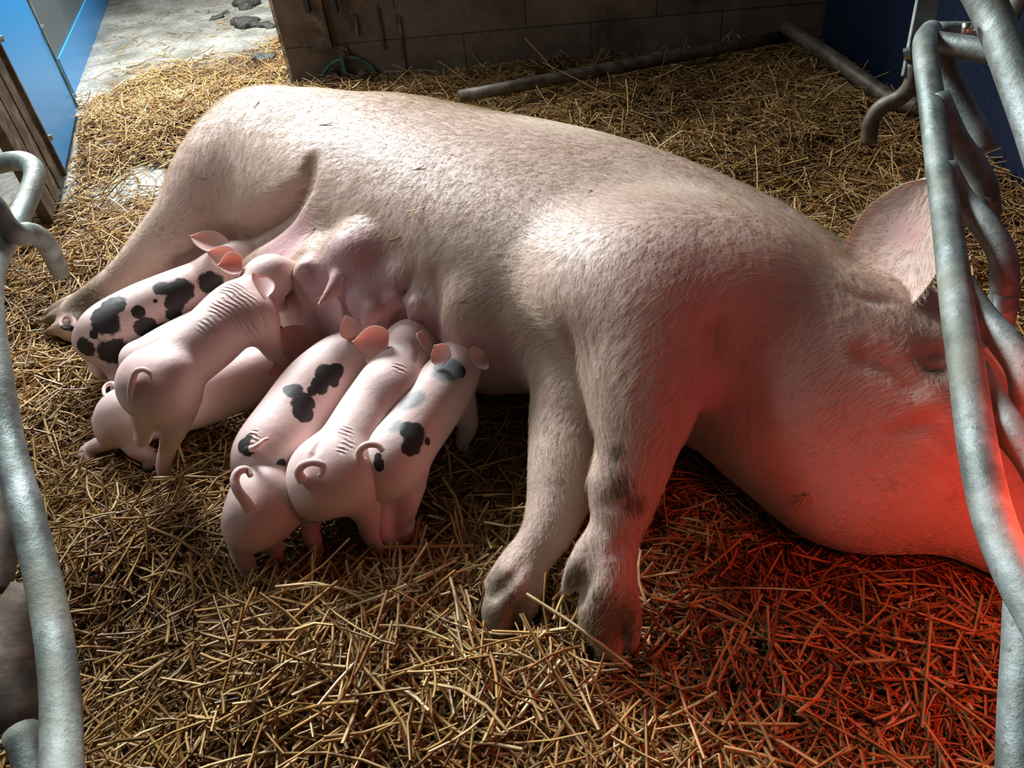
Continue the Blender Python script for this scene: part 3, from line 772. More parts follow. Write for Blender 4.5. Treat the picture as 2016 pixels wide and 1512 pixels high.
strawm, nt, b = mat('straw', (.55, .38, .15), .42)
at = nd(nt, 'ShaderNodeAttribute', attribute_name='tint')
c = ramp(nt, at.outputs['Fac'], [(0, (.07, .036, .013)), (.25, (.22, .115, .034)), (.5, (.42, .225, .062)), (.75, (.62, .40, .14)), (1, (.82, .67, .38))]).outputs[0]
n1 = noise(nt, 45, 3)
c = mixc(nt, ramp(nt, n1.outputs[0], [(.35, (.70, .62, .5)), (.65, (1, 1, 1))]).outputs[0], (.16, .09, .04), c)
nt.links.new(c, b.inputs['Base Color']); b.inputs['Specular IOR Level'].default_value = .4
b.inputs['Subsurface Weight'].default_value = 0.0

def blocked(q, r):
    v = np.full(len(q), 1.0)
    for f in fields: v = np.minimum(v, field_value(f, q))
    return v < r

def scatter(n, lo, hi, Lr, Rr, zoff, pitch_s, keep=None, tint_mu=.5):
    x = rng.uniform(lo[0], hi[0], n); y = rng.uniform(lo[1], hi[1], n)
    k = in_bed(x, y)
    m_ = rng.uniform(size=n) < (keep(x, y) * k if keep else k)
    px, py, dd = proj(np.stack([x, y, np.zeros(n)], -1))
    m_ &= (px > -380) & (px < 2400) & (py > -160) & (py < 1950) & (dd > 0)
    x, y, k = x[m_], y[m_], k[m_]; n = len(x)
    L = rng.uniform(*Lr, n) * rng.choice([1, 1, .7, 1.35], n); R = rng.uniform(*Rr, n)
    # locally combed directions: neighbouring stems lean alike in tufts
    th = 3 * np.sin(3.1 * x + 1.3 * y) + 2.5 * np.sin(-2.2 * x + 4.1 * y + 2) + 1.2 * np.sin(8 * x + 7 * y)
    yaw = th + rng.normal(0, 1.15, n)
    pitch = rng.normal(0, pitch_s, n)
    z = bed_height(x, y) * k + (k - 1) * .03 + np.abs(rng.normal(0, zoff, n)) + np.abs(np.sin(pitch)) * L * .38
    c = np.stack([x, y, z], -1)
    d = np.stack([np.cos(yaw) * np.cos(pitch), np.sin(yaw) * np.cos(pitch), np.sin(pitch)], -1)
    bad = np.zeros(n, bool)
    for t in (-.5, -.25, 0, .25, .5): bad |= blocked(c + d * (L * t)[:, None], .004)
    for w0, w1, side in WALLS:                       # nothing pokes through the walls
        for t in (-.5, .5):
            e = c + d * (L * t)[:, None]
            bad |= (side * ((w1[0] - w0[0]) * (e[:, 1] - w0[1]) - (w1[1] - w0[1]) * (e[:, 0] - w0[0])) > -.004) & (e[:, 0] > -.74)
    for t in (-.5, .5): bad |= left_of_boards(c + d * (L * t)[:, None])
    g = ~bad
    tuft = .16 * np.sin(6 * x + 3 * y) + .12 * np.sin(11 * y - 5 * x)
    tint = np.clip(rng.beta(2.2, 2.2, n) + tint_mu - .5 + tuft * .6, 0, 1)
    return c[g], yaw[g], pitch[g], L[g], R[g], rng.normal(0, .25, g.sum()), tint[g], rng.uniform(0, 6.3, g.sum())

BW0, BW1 = np.array([-.70, 3.09]), np.array([1.27, 2.87])
RW1 = np.array([1.37, .30])
WALLS = [(BW0, BW1, 1), (BW1, RW1, 1)]
G0, G1 = P(124, 348, 0)[:2], P(152, 212, 0)[:2]
gd = (G1 - G0) / np.linalg.norm(G1 - G0); gn = np.array([gd[1], -gd[0]])
LW0, LW1 = P(138, 172, 0)[:2], P(205, 0, 0)[:2]
LW1 = LW0 + (LW1 - LW0) * 2.2
def left_of_boards(e):
    def lf(a, b): return (b[0] - a[0]) * (e[:, 1] - a[1]) - (b[1] - a[1]) * (e[:, 0] - a[0]) > -.012 * np.linalg.norm(b - a)
    return (lf(G0, G1) & (e[:, 1] < G1[1] + .03) & (e[:, 1] > 2.22)) | (lf(LW0, LW1) & (e[:, 1] > G1[1] - .05))
EDGE_FIELDS = fields
parts = [scatter(60000, (-1.7, .05), (1.45, 1.45), (.025, .095), (.0009, .0021), .008, .16),
         scatter(16000, (-1.7, .05), (1.45, 1.45), (.05, .14), (.0014, .0026), .016, .22, tint_mu=.58),
         scatter(42000, (-2.1, 1.35), (1.5, 3.05), (.03, .11), (.0011, .0023), .009, .17, tint_mu=.47),  # back straw tinted slightly browner, standing in for the dimmer light there
         scatter(7000, (-2.1, 1.35), (1.5, 3.05), (.06, .16), (.0014, .0026), .018, .25),
         scatter(15000, (-2.0, 2.7), (-.70, 4.1), (.03, .11), (.0011, .0023), .009, .17, tint_mu=.5),
         scatter(50000, (-2.1, .05), (1.5, 3.05), (.008, .03), (.0008, .002), .012, .3, tint_mu=.55)]
# a few stems strewn over the bare aisle
n = 420
x = rng.uniform(-2.2, -.78, n); y = rng.uniform(2.2, 4.6, n)
g_ = ~left_of_boards(np.stack([x - .06, y], -1)); x, y = x[g_], y[g_]; n = len(x)
parts.append((np.stack([x, y, np.full(n, -.026)], -1), rng.uniform(0, 6.3, n), rng.normal(0, .03, n), rng.uniform(.02, .1, n), rng.uniform(.001, .002, n), rng.normal(0, .2, n), rng.uniform(.2, .9, n), rng.uniform(0, 6.3, n)))
cc, yy, pp, LL, RR, bb, tt, rr = (np.concatenate(q) for q in zip(*parts))
me = straw_mesh('straw_bedding', cc, yy, pp, LL, RR, bb, tt, rr)
straw = link('straw_bedding', me, strawm)
tag(straw, 'loose golden and brown straw spread over the pen floor', 'straw', kind='stuff')

# single stems lying on the sow
STEM_LABELS = ['pale straw stem standing up behind the top edge of the sow rump', 'pale straw chip on the middle of the sow flank, upper one of two', 'pale straw chip on the sow flank, tilted, just below the upper one', 'pale straw chip just above the sow udder, near a curved one', 'thin brown straw stem on the upper rump of the sow', 'straw stem on the hind edge of the sow thigh above the hock', 'dark little straw stem near the top left outline of the sow rump', 'reddish straw stem on the bare skin between thigh and udder of the sow', 'small straw chip near the spine of the sow above her shoulder', 'thin straw stem standing crosswise on the sow jowl, long one of a cross', 'short straw stem crossing the longer one on the sow jowl', 'pale short straw stem right of the udder fold of the sow', 'straw stem on the sow belly right of the hindmost udder fold', 'thin brown straw stem on the back of the sow above the flank chips']
k = 0
for px, py, ang, L, ti in ((700, 168, 40, .055, .95), (820, 412, 15, .035, .95), (828, 440, -60, .030, .95), (775, 470, 20, .03, .85), (640, 245, 10, .03, .4), (385, 348, -10, .05, .45), (505, 205, 50, .03, .35),
                           (608, 455, 25, .04, .4), (1430, 390, -60, .02, .7), (1580, 985, 70, .035, .6), (1578, 978, 10, .022, .6), (782, 478, -25, .02, .9), (900, 595, 15, .03, .7), (820, 332, 20, .03, .45), (1870, 290, 0, .0, 0)):
    if L <= 0: continue
    q = sowf.hit(px, py, -.004)
    q2 = sowf.hit(px + 14 * math.cos(math.radians(ang)), py - 14 * math.sin(math.radians(ang)), -.004)
    d = q2 - q; d /= np.linalg.norm(d) + 1e-9
    me = straw_mesh('straw_stem', np.zeros((1, 3)), np.array([math.atan2(d[1], d[0])]), np.array([math.asin(np.clip(d[2], -1, 1))]), np.array([L]), np.array([.0013]), np.array([.15]), np.array([ti]), np.array([.4]))
    o = link('straw_stem', me, strawm); o.location = q
    tag(o, STEM_LABELS[k], 'straw', 'loose straw stems on the sow'); k += 1

# ------------------------------------------------------------------ walls
def wall_box(mb, p0, p1, z0, z1, th, mat=0, out=1):
    """upright slab whose front face runs p0-p1; thickness grows to the left of p0->p1"""
    p0, p1 = np.asarray(p0, float), np.asarray(p1, float)
    d = p1 - p0; L = np.linalg.norm(d); d /= L; nrm = np.array([-d[1], d[0]]) * out
    c = (p0 + p1) / 2 + nrm * th / 2
    mb.box((c[0], c[1], (z0 + z1) / 2), (d[0] * L / 2, d[1] * L / 2, 0), (nrm[0] * th / 2, nrm[1] * th / 2, 0), (0, 0, (z1 - z0) / 2), mat)

wallm, nt, b = mat('grimy_board_wall', (.2, .15, .1), .7)
tc = nd(nt, 'ShaderNodeTexCoord'); mp = nd(nt, 'ShaderNodeMapping'); mp.inputs['Rotation'].default_value = (math.pi / 2, 0, 0)
mp.inputs['Location'].default_value = (.26, .13, 0)
nt.links.new(tc.outputs['Object'], mp.inputs[0])
br = nd(nt, 'ShaderNodeTexBrick'); br.inputs['Scale'].default_value = 1.0; br.inputs['Brick Width'].default_value = .47; br.inputs['Row Height'].default_value = .36
br.inputs['Mortar Size'].default_value = .0028; br.inputs['Color1'].default_value = (1, 1, 1, 1); br.inputs['Color2'].default_value = (.85, .85, .85, 1); br.inputs['Mortar'].default_value = (.25, .25, .25, 1)
nt.links.new(mp.outputs[0], br.inputs[0])
n1 = noise(nt, 3.5, 7, .65); n2 = noise(nt, 40, 5)
c = ramp(nt, n1.outputs[0], [(.3, (.035, .024, .015)), (.5, (.11, .075, .048)), (.72, (.20, .155, .11))]).outputs[0]
c = mixc(nt, 1.0, c, br.outputs['Color'], 'MULTIPLY')
c = mixc(nt, ramp(nt, n2.outputs[0], [(.55, (0, 0, 0)), (.8, (1, 1, 1))]).outputs[0], c, (.16, .12, .085))
nt.links.new(c, b.inputs['Base Color']); bump(nt, b, n2.outputs[0], .4, .004)
mb = MB(); wall_box(mb, BW0, BW1 + (.12, -.013), -.03, 1.5, .09)
o = mb.build('wall_back', wallm, smooth=False); tag(o, kind='structure')
edgem, nt, b = mat('pale_edge_trim', (.50, .42, .30), .6)
n1 = noise(nt, 30, 4); nt.links.new(ramp(nt, n1.outputs[0], [(.35, (.16, .11, .07)), (.6, (.55, .47, .35))]).outputs[0], b.inputs['Base Color'])
mb = MB(); wall_box(mb, BW0 + (-.012, .001), BW0 + (.0, 0), -.03, .40, .092)
o = mb.build('trim_1', edgem, smooth=False); tag(o, kind='structure')

def paint(name, col, dirt=.5, rough=.45):
    mt, nt, b = mat(name, col, rough)
    n1 = noise(nt, 6, 6, .7, stretch=(1, 1, .35)); n2 = noise(nt, 70, 4)
    c = mixc(nt, ramp(nt, n1.outputs[0], [(.42, (0, 0, 0)), (.75, (dirt, dirt, dirt))]).outputs[0], col, tuple(.35 * x + .12 for x in col))
    c = mixc(nt, ramp(nt, n2.outputs[0], [(.66, (0, 0, 0)), (.72, (1, 1, 1))]).outputs[0], c, (.10, .085, .06))
    nt.links.new(c, b.inputs['Base Color']); bump(nt, b, n1.outputs[0], .1, .004)
    return mt
blue_dark = paint('dark_blue_panel', (.002, .010, .034), .1)
blue = paint('bright_blue_panel', (.03, .30, .70), .3, .36)
greyp = paint('grey_board', (.09, .115, .13), .9)

mb = MB(); wall_box(mb, BW1 + (.001, -.01), RW1, -.03, 1.15, .06)
o = mb.build('wall_right', blue_dark, smooth=False); tag(o, kind='structure')
# aisle wall on the left with its blue kick board
LW0, LW1 = P(138, 172, 0)[:2], P(205, 0, 0)[:2]
LW1 = LW0 + (LW1 - LW0) * 2.2
mb = MB(); wall_box(mb, LW0, LW1, -.03, 1.2, .08)
o = mb.build('wall_left', greyp, smooth=False); tag(o, kind='structure')
nrm = np.array([(LW1 - LW0)[1], -(LW1 - LW0)[0]]); nrm /= np.linalg.norm(nrm)
mb = MB(); wall_box(mb, LW0 + nrm * .007, LW1 + nrm * .007, -.03, .115, .006)
o = mb.build('baseboard_left', blue, smooth=False); tag(o, kind='structure')

# ------------------------------------------------------------------ blue gate board with its steel channel, left
galv, nt, b = mat('galvanized_steel', (.50, .55, .55), .5, .5)
n1 = noise(nt, 16, 5); n2 = noise(nt, 95, 6, .75); n3 = noise(nt, 7, 4)
c = ramp(nt, n1.outputs[0], [(.3, (.10, .12, .108)), (.5, (.20, .24, .225)), (.68, (.38, .44, .44))]).outputs[0]
c = mixc(nt, ramp(nt, n2.outputs[0], [(.57, (0, 0, 0)), (.66, (.9, .9, .9))]).outputs[0], c, (.13, .12, .09))
c = mixc(nt, ramp(nt, n3.outputs[0], [(.48, (0, 0, 0)), (.75, (.7, .7, .7))]).outputs[0], c, (.33, .31, .22))
nt.links.new(c, b.inputs['Base Color'])
nt.links.new(ramp(nt, n3.outputs[0], [(.35, (.42, .42, .42)), (.7, (.7, .7, .7))]).outputs[0], b.inputs['Roughness'])
nt.links.new(ramp(nt, n3.outputs[0], [(.35, (.6, .6, .6)), (.7, (.1, .1, .1))]).outputs[0], b.inputs['Metallic'])
bump(nt, b, n2.outputs[0], .5, .003)
rust, nt, b = mat('grimy_steel', (.16, .11, .07), .65, .3)
n1 = noise(nt, 20, 6); nt.links.new(ramp(nt, n1.outputs[0], [(.3, (.03, .02, .013)), (.52, (.10, .068, .045)), (.75, (.26, .21, .15))]).outputs[0], b.inputs['Base Color']); bump(nt, b, n1.outputs[0], .4, .004)
boltm = mat('bolt_steel', (.45, .45, .42), .35, .9)[0]

G0, G1 = P(124, 348, 0)[:2], P(152, 212, 0)[:2]
gate = empty('gate_board', (G0[0], G0[1], 0)); tag(gate, 'bright blue plastic gate board on a grimy steel channel, at the upper left', 'gate')
def rel(o):
    o.parent = gate; o.location = (-G0[0], -G0[1], 0); return o
mb = MB(); wall_box(mb, G0, G1, .0, .72, .025); rel(mb.build('panel', blue, smooth=False))
mb = MB(); q0 = G1 + gn * .006 - gd * .004; wall_box(mb, q0, q0 + gd * .014, 0.0, .72, .034); tag(rel(mb.build('edge_strip', galv, smooth=False)), 'pale steel edge strip')
mb = MB(); q0 = G0 - gd * .10
for off, dep in ((0, .09),): wall_box(mb, q0, G0 + gd * .012, .0, .72, .018)
wall_box(mb, q0, q0 + gd * .012, .0, .72, .07); wall_box(mb, G0 + gd * .002 + gn * .012, G0 + gd * .016 + gn * .012, .0, .72, .03)
rel(mb.build('channel', rust, smooth=False))
for z, u in ((.05, .97), (.30, .97), (.12, .04), (.42, .05), (.55, .97)):
    c0 = G0 + (G1 - G0) * u + gn * .008
    mb = MB(); mb.tube([(c0[0], c0[1], z), (c0[0] + gn[0] * .012, c0[1] + gn[1] * .012, z)], .009, 6); rel(mb.build('bolt', boltm, smooth=False))
# the grimy boards of the pen side left of the channel
S0 = G0 - gd * .115
side = empty('pen_side_board', (S0[0], S0[1], 0)); tag(side, 'dirty brown pen side boards left of the blue gate board', 'partition')
for j, (a, z0, z1, w_) in enumerate(((.0, .0, .7, .10), (.115, .0, .7, .11))):
    mb = MB(); q1 = S0 - gd * a; q0 = q1 - gd * w_; wall_box(mb, q0, q1, z0, z1, .03)
    o = mb.build('board', rust, smooth=False); o.parent = side; o.location = (-S0[0], -S0[1], 0)

# ------------------------------------------------------------------ manure clumps on the aisle
dungm, nt, b = mat('manure', (.05, .05, .035), .55)
n1 = noise(nt, 60, 5); nt.links.new(ramp(nt, n1.outputs[0], [(.35, (.012, .012, .009)), (.7, (.07, .07, .05))]).outputs[0], b.inputs['Base Color']); bump(nt, b, n1.outputs[0], 1, .01)
for px, py, r, lab in ((232, 292, .055, 'dark manure clump beside the straw near the blue gate board'), (205, 300, .035, 'small dark manure clump at the foot of the larger one by the gate board'),
                       (265, 282, .04, 'dark manure clump right of the largest one near the gate board'), (478, 45, .085, 'large grey manure heap on the bare concrete aisle'), (425, 32, .035, 'small round manure clump left of the large heap on the aisle'),
                       (522, 48, .05, 'manure clump between the large heap and the wall end'), (485, 5, .10, 'manure heap farthest away on the aisle at the top'), (445, 22, .022, 'tiny manure crumb just above the large heap on the aisle'),
                       (520, 120, .05, 'grey manure clump in the straw beside the wall end')):
    V0 = rng.normal(size=(1, 3))
    f = Field((-r * 1.6, -r * 1.6, -r * .4), (r * 1.6, r * 1.6, r * 1.1), r * .11)
    for _ in range(9):
        a = rng.uniform(0, 6.3); q = r * rng.uniform(0, .8)
        f.ell((q * math.cos(a), q * math.sin(a), r * rng.uniform(0, .3)), r * rng.uniform(.28, .55), r * .08)
    Vd, Qd = f.surface(1)
    Vd = Vd * (1 + .22 * vnoise(Vd, 3.2 / r, 11)[:, None] + .10 * vnoise(Vd, 9 / r, 12)[:, None]) * np.array([1, 1, .62])
    me = bpy.data.meshes.new('manure_clump'); me.from_pydata(Vd.tolist(), [], Qd.tolist())
    o = link('manure_clump', me, dungm); c = P(px, py, -.02); o.location = (c[0], c[1], -.03 if py < 100 else -.012)
    tag(o, lab, 'manure')

# ------------------------------------------------------------------ fittings on the back wall
bd = (BW1 - BW0) / np.linalg.norm(BW1 - BW0); bn = np.array([bd[1], -bd[0]])
def onwall(px, py, off=0.0):
    """point of the back wall's face (pushed out by off) seen at pixel"""
    d = fwd * FPX + cright * (px - 1008) - cup * (py - 756)
    n3 = np.array([bn[0], bn[1], 0]); p0 = np.array([BW0[0], BW0[1], 0]) + n3 * off
    return CAM + d * (((p0 - CAM) @ n3) / (d @ n3))
n3 = np.array([bn[0], bn[1], 0]); b3 = np.array([bd[0], bd[1], 0]); Zv = np.array([0, 0, 1.0])
c0 = onwall(650, 60)
post = empty('latch_post', (c0[0], c0[1], 0)); tag(post, 'rusty latch post with two dark bars fixed to the brown back wall', 'post')
def relp(o, root): o.parent = root; o.location = -root.location; return o
zt = .95
c = onwall(640, 95); mb = MB(); mb.box((c[0] + n3[0] * .012, c[1] + n3[1] * .012, (c[2] + zt) / 2), b3 * .035, n3 * .012, Zv * (zt - c[2]) / 2, bev=.003); relp(mb.build('back_plate', rust, smooth=False), post)
for px in (608, 662):
    c = onwall(px, 25, .03); mb = MB(); mb.box((c[0], c[1], (c[2] + zt) / 2), b3 * .010, n3 * .012, Zv * (zt - c[2]) / 2, bev=.002)
    relp(mb.build('bar', mat('dark_bar', (.03, .035, .045), .5, .4)[0], smooth=False), post)
green, nt, b = mat('green_paint_worn', (.02, .10, .07), .5)
n1 = noise(nt, 50, 5); nt.links.new(ramp(nt, n1.outputs[0], [(.4, (.05, .035, .02)), (.6, (.02, .12, .085))]).outputs[0], b.inputs['Base Color'])
c0 = onwall(690, 140)
hinge = empty('hinge_bracket', (c0[0], c0[1], 0)); tag(hinge, 'worn green metal hinge bracket low on the brown back wall behind the sow', 'bracket')
arch = [onwall(x, y, .02) for x, y in ((634, 175), (637, 148), (648, 130), (668, 118), (690, 112), (712, 118), (732, 132), (742, 152), (750, 180))]
mb = MB(); mb.tube(spline(arch, 4), .008, 8); relp(mb.build('arch', green), hinge)
for x, y, r in ((678, 100, .022), (660, 152, .024), (718, 148, .024)):
    c = onwall(x, y); mb = MB(); mb.tube([c, c + n3 * .025], r, 16); mb.tube([c + n3 * .025, c + n3 * .035], r * .5, 8)
    relp(mb.build('bolt', rust, smooth=False), hinge)
c = onwall(680, 130); mb = MB(); mb.box(c + n3 * .02, b3 * .008, n3 * .01, Zv * .05, bev=.002); relp(mb.build('rib', green, smooth=False), hinge)
# U-shaped steel guide on the wall
c0 = onwall(780, 80)
o = None
for x0, y0, x1, y1, lab in ((742, 10, 757, 95, 'narrow vertical steel strip on the back wall right of the latch post'), (700, 30, 704, 70, 'short vertical steel strip on the back wall beside the latch post'), (785, 30, 800, 160, 'longest vertical steel strip on the back wall, reaching down behind the sow')):
    a, c = onwall(x0, y0), onwall(x1, y1)
    mb = MB(); mb.box((a + c) / 2 + n3 * .004, b3 * .006, n3 * .004, (a - c) / 2, bev=.001)
    tag(mb.build('wall_strip', rust, smooth=False), lab, 'strip')

# ------------------------------------------------------------------ tubes along the pen's foot
tubem, nt, b = mat('muddy_tube', (.20, .15, .11), .55, .3)
n1 = noise(nt, 25, 5); nt.links.new(ramp(nt, n1.outputs[0], [(.3, (.035, .026, .018)), (.5, (.10, .078, .055)), (.75, (.20, .17, .125))]).outputs[0], b.inputs['Base Color']); bump(nt, b, n1.outputs[0], .3, .003)
mb = MB(); a = P(905, 190, .06); c = P(1552, 70, .065); mb.tube(np.linspace(a, c, 6), .021, 14)
tag(mb.build('floor_rail', tubem), 'muddy brown steel tube along the foot of the back wall', 'rail')
mb = MB(); mb.tube(spline([P(1548, 52, .11), P(1640, 115, .09), P(1735, 182, .06), P(1775, 202, .055), P(1850, 215, .06), P(1915, 212, .07)], 6), .023, 14)
sr = empty('side_rail', tuple(P(1735, 190, 0))); tag(sr, 'grimy steel tube rail along the foot of the dark blue right wall', 'rail')
relp(mb.build('tube', tubem), sr)
mb = MB(); a = P(1928, 212, .06); mb.box(a, (.018, 0, 0), (0, .018, 0), (0, 0, .03), bev=.004); relp(mb.build('foot', tubem, smooth=False), sr)
mb = MB(); mb.tube([P(1925, 205, .08), P(1962, 110, .24), P(2010, -10, .43)], .017, 12); relp(mb.build('upright', galv), sr)

# ------------------------------------------------------------------ right-hand farrowing rail
def tubepx(pts, r, n=18, sub=6, **k):
    mb = MB(); q = spline([PD(*p) for p in pts], sub); mb.tube(q, r, n, **k); return mb
MAINR = [(1832, 62, 1.66), (1822, 78, 1.58), (1822, 110, 1.52), (1834, 200, 1.42), (1848, 310, 1.32), (1866, 450, 1.20), (1884, 600, 1.08), (1902, 720, 1.00), (1920, 850, .94), (1938, 950, .90), (1962, 1040, .87), (2000, 1130, .84), (2045, 1215, .82), (2110, 1330, .80)]
base = P(2000, 1512, 0)
rail = empty('guard_rail', tuple(base)); tag(rail, 'galvanized steel guard rail in front of the sow head at the right', 'rail')
relp(tubepx(MAINR, .0188, 22, 7).build('main_tube', galv), rail)
o = relp(tubepx([(2022, 1190, .84), (2018, 1300, .83), (2013, 1400, .82), (2010, 1530, .815), (2010, 1640, .81)], .0185, 18, 4).build('leg', galv), rail)
relp(tubepx([(1830, 82, 1.60), (1880, 90, 1.58), (1930, 98, 1.56), (1985, 108, 1.54)], .0185, 16, 3).build('cross_tube', galv), rail)
relp(tubepx([(1838, 62, 1.68), (1900, 62, 1.70), (1990, 72, 1.72)], .016, 14, 3).build('rear_cross_tube', galv), rail)
relp(tubepx([(1905, -60, 1.25), (1938, 0, 1.23), (1962, 50, 1.21), (2000, 150, 1.16), (2040, 260, 1.11), (2080, 380, 1.06)], .0215, 22, 5).build('upper_tube', galv), rail)
def drop_leg(p, side_=1, r=.0175):
    q = np.array([p[0] + side_ * .45, p[1], -.03]); mb = MB(); mb.tube([p, q], r, 14); return mb
relp(drop_leg(PD(2110, 1330, .80)).build('leg', galv), rail)
relp(tubepx([(2080, 380, 1.06), (2180, 620, .96), (2290, 860, .90)], .0215, 18, 4).build('upper_tube', galv), rail)
relp(drop_leg(PD(2290, 860, .90)).build('leg', galv), rail)
relp(drop_leg(PD(1985, 108, 1.54) + cright * .10).build('leg', galv), rail)
mb = MB(); mb.tube([PD(1985, 108, 1.54), PD(1985, 108, 1.54) + cright * .10], .0175, 14); relp(mb.build('cross_tube', galv), rail)
# flat gusset plate and clip at the upper tube
mb = MB(); a, b_, c, d = PD(1912, -5, 1.25), PD(1935, -5, 1.25), PD(1925, 60, 1.27), PD(1915, 60, 1.28)
vw = -(a - CAM) / np.linalg.norm(a - CAM) * .004
V = [a, b_, c, d, a + vw, b_ + vw, c + vw, d + vw]; mb.add(V, [(0, 1, 2, 3), (7, 6, 5, 4), (0, 4, 5, 1), (1, 5, 6, 2), (2, 6, 7, 3), (3, 7, 4, 0)]); relp(mb.build('gusset', galv, smooth=False), rail)
mb = MB(); mb.tube([PD(1905, 45, 1.2), PD(1902, 66, 1.2)], .006, 10); relp(mb.build('pin', boltm), rail)
relp(tubepx([(1840, 95, 1.60), (1862, 150, 1.585), (1895, 215, 1.57), (1920, 262, 1.56), (1935, 300, 1.555)], .022, 14, 4).build('diagonal_plate', galv), rail)
FING = [[(1845, 190, 1.42), (1880, 270, 1.40), (1915, 320, 1.38), (1938, 365, 1.37), (1944, 410, 1.37), (1938, 450, 1.38)],
        [(1858, 330, 1.30), (1890, 390, 1.28), (1940, 445, 1.24), (1972, 500, 1.22), (1978, 560, 1.21), (1972, 620, 1.21), (1966, 650, 1.22)],
        [(1890, 560, 1.12), (1930, 620, 1.09), (1975, 670, 1.06), (2012, 725, 1.04), (2022, 790, 1.03), (2016, 860, 1.03)],
        [(1915, 730, 1.02), (1950, 790, .99), (1990, 850, .96), (2030, 900, .95), (2060, 960, .94), (2065, 1030, .94)]]
for fg in FING:
    relp(tubepx(fg, .0175, 16, 5, hollow=.75).build('finger_bar', galv), rail)
# flat post with bent foot behind the rail
pst = empty('bar_post', tuple(P(1715, 285, 0))); tag(pst, 'dull steel post with a bent tube foot between the sow back and the blue wall', 'post')
mb = MB(); a, c = PD(1838, -60, 1.86), PD(1797, 150, 1.80); u = cright * .022
dv = (c - a) / 2; mb.box((a + c) / 2, u, np.cross(u, dv) / np.linalg.norm(np.cross(u, dv)) * .005, dv, bev=.0015); relp(mb.build('flat_bar', galv, smooth=False), pst)
relp(tubepx([(1803, 125, 1.80), (1795, 165, 1.80), (1775, 190, 1.81), (1748, 203, 1.82), (1725, 222, 1.83), (1713, 250, 1.84), (1710, 280, 1.85)], .0165, 14, 5, hollow=.75).build('foot_tube', tubem), pst)
mb = MB(); mb.tube([PD(1779, 108, 1.79), PD(1792, 104, 1.79)], .012, 8); relp(mb.build('bolt', boltm, smooth=False), pst)

# ------------------------------------------------------------------ left-hand farrowing rail
MAINL = [(-60, 342, 1.95), (-20, 328, 1.90), (20, 318, 1.84), (48, 318, 1.80), (66, 332, 1.76), (66, 358, 1.72), (48, 404, 1.66), (22, 455, 1.58), (-8, 510, 1.45), (-22, 570, 1.32), (-18, 650, 1.20), (-4, 750, 1.11), (16, 870, 1.03), (50, 1000, .96), (80, 1120, .91), (104, 1240, .87), (118, 1360, .83), (121, 1480, .79), (121, 1640, .74)]
base = P(130, 1512, 0)
lrail = empty('guard_rail', tuple(base)); tag(lrail, 'galvanized steel guard rail bending down the left edge, nearest the camera', 'rail')
relp(tubepx([(x_, y_, z_ * (1 + .12 * min(1, max(0, (y_ - 500) / 400)))) for x_, y_, z_ in MAINL], .0185, 24, 7).build('main_tube', galv), lrail)
relp(tubepx([(-40, 380, 1.50), (-12, 408, 1.49), (8, 440, 1.49), (32, 460, 1.50), (62, 460, 1.56), (86, 474, 1.66), (104, 504, 1.80), (118, 534, 1.92)], .0185, 16, 6, hollow=.75).build('finger_bar', galv), lrail)
relp(drop_leg(PD(-60, 342, 1.95), -1).build('leg', galv), lrail)
relp(tubepx([(-40, 380, 1.50), (-70, 330, 1.55), (-90, 300, 1.75), (-80, 338, 1.95)], .0185, 14, 4).build('finger_bar', galv), lrail)
def flatbar(pts, wpx, th=.006):
    """flat bent bar: strip through (px, py, dist) with half width in px"""
    q = spline([list(p) + [w_] for p, w_ in zip(pts, wpx)], 5)
    C_ = np.array([PD(*r[:3]) for r in q]); t = np.gradient(C_, axis=0); t /= np.linalg.norm(t, axis=1)[:, None]
    vw = C_ - CAM; vw /= np.linalg.norm(vw, axis=1)[:, None]
    s = np.cross(t, vw); s /= np.linalg.norm(s, axis=1)[:, None]
    hw = (q[:, 3] * q[:, 2] / FPX)[:, None]
    A, B = C_ + s * hw - vw * th / 2, C_ - s * hw - vw * th / 2
    A2, B2 = A + vw * th, B + vw * th
    V = np.stack([A, B, B2, A2], 1).reshape(-1, 3); F = []
    for i in range(len(q) - 1):
        for j in range(4): F.append((i * 4 + j, i * 4 + (j + 1) % 4, i * 4 + 4 + (j + 1) % 4, i * 4 + 4 + j))
    F.append((3, 2, 1, 0)); k = (len(q) - 1) * 4; F.append((k, k + 1, k + 2, k + 3))
    mb = MB(); mb.add(V, F); return mb
relp(flatbar([(30, 930, 1.26), (12, 1000, 1.24), (2, 1080, 1.20), (-6, 1170, 1.16)], [22, 26, 26, 20]).build('flat_bar', rust), lrail)
relp(flatbar([(58, 1150, 1.15), (32, 1230, 1.13), (18, 1310, 1.10), (30, 1390, 1.07), (50, 1450, 1.06)], [26, 42, 40, 32, 26]).build('flat_bar', rust), lrail)
relp(tubepx([(40, 1440, 1.04), (62, 1500, 1.02), (80, 1600, 1.0)], .018, 14, 3).build('leg', galv), lrail)

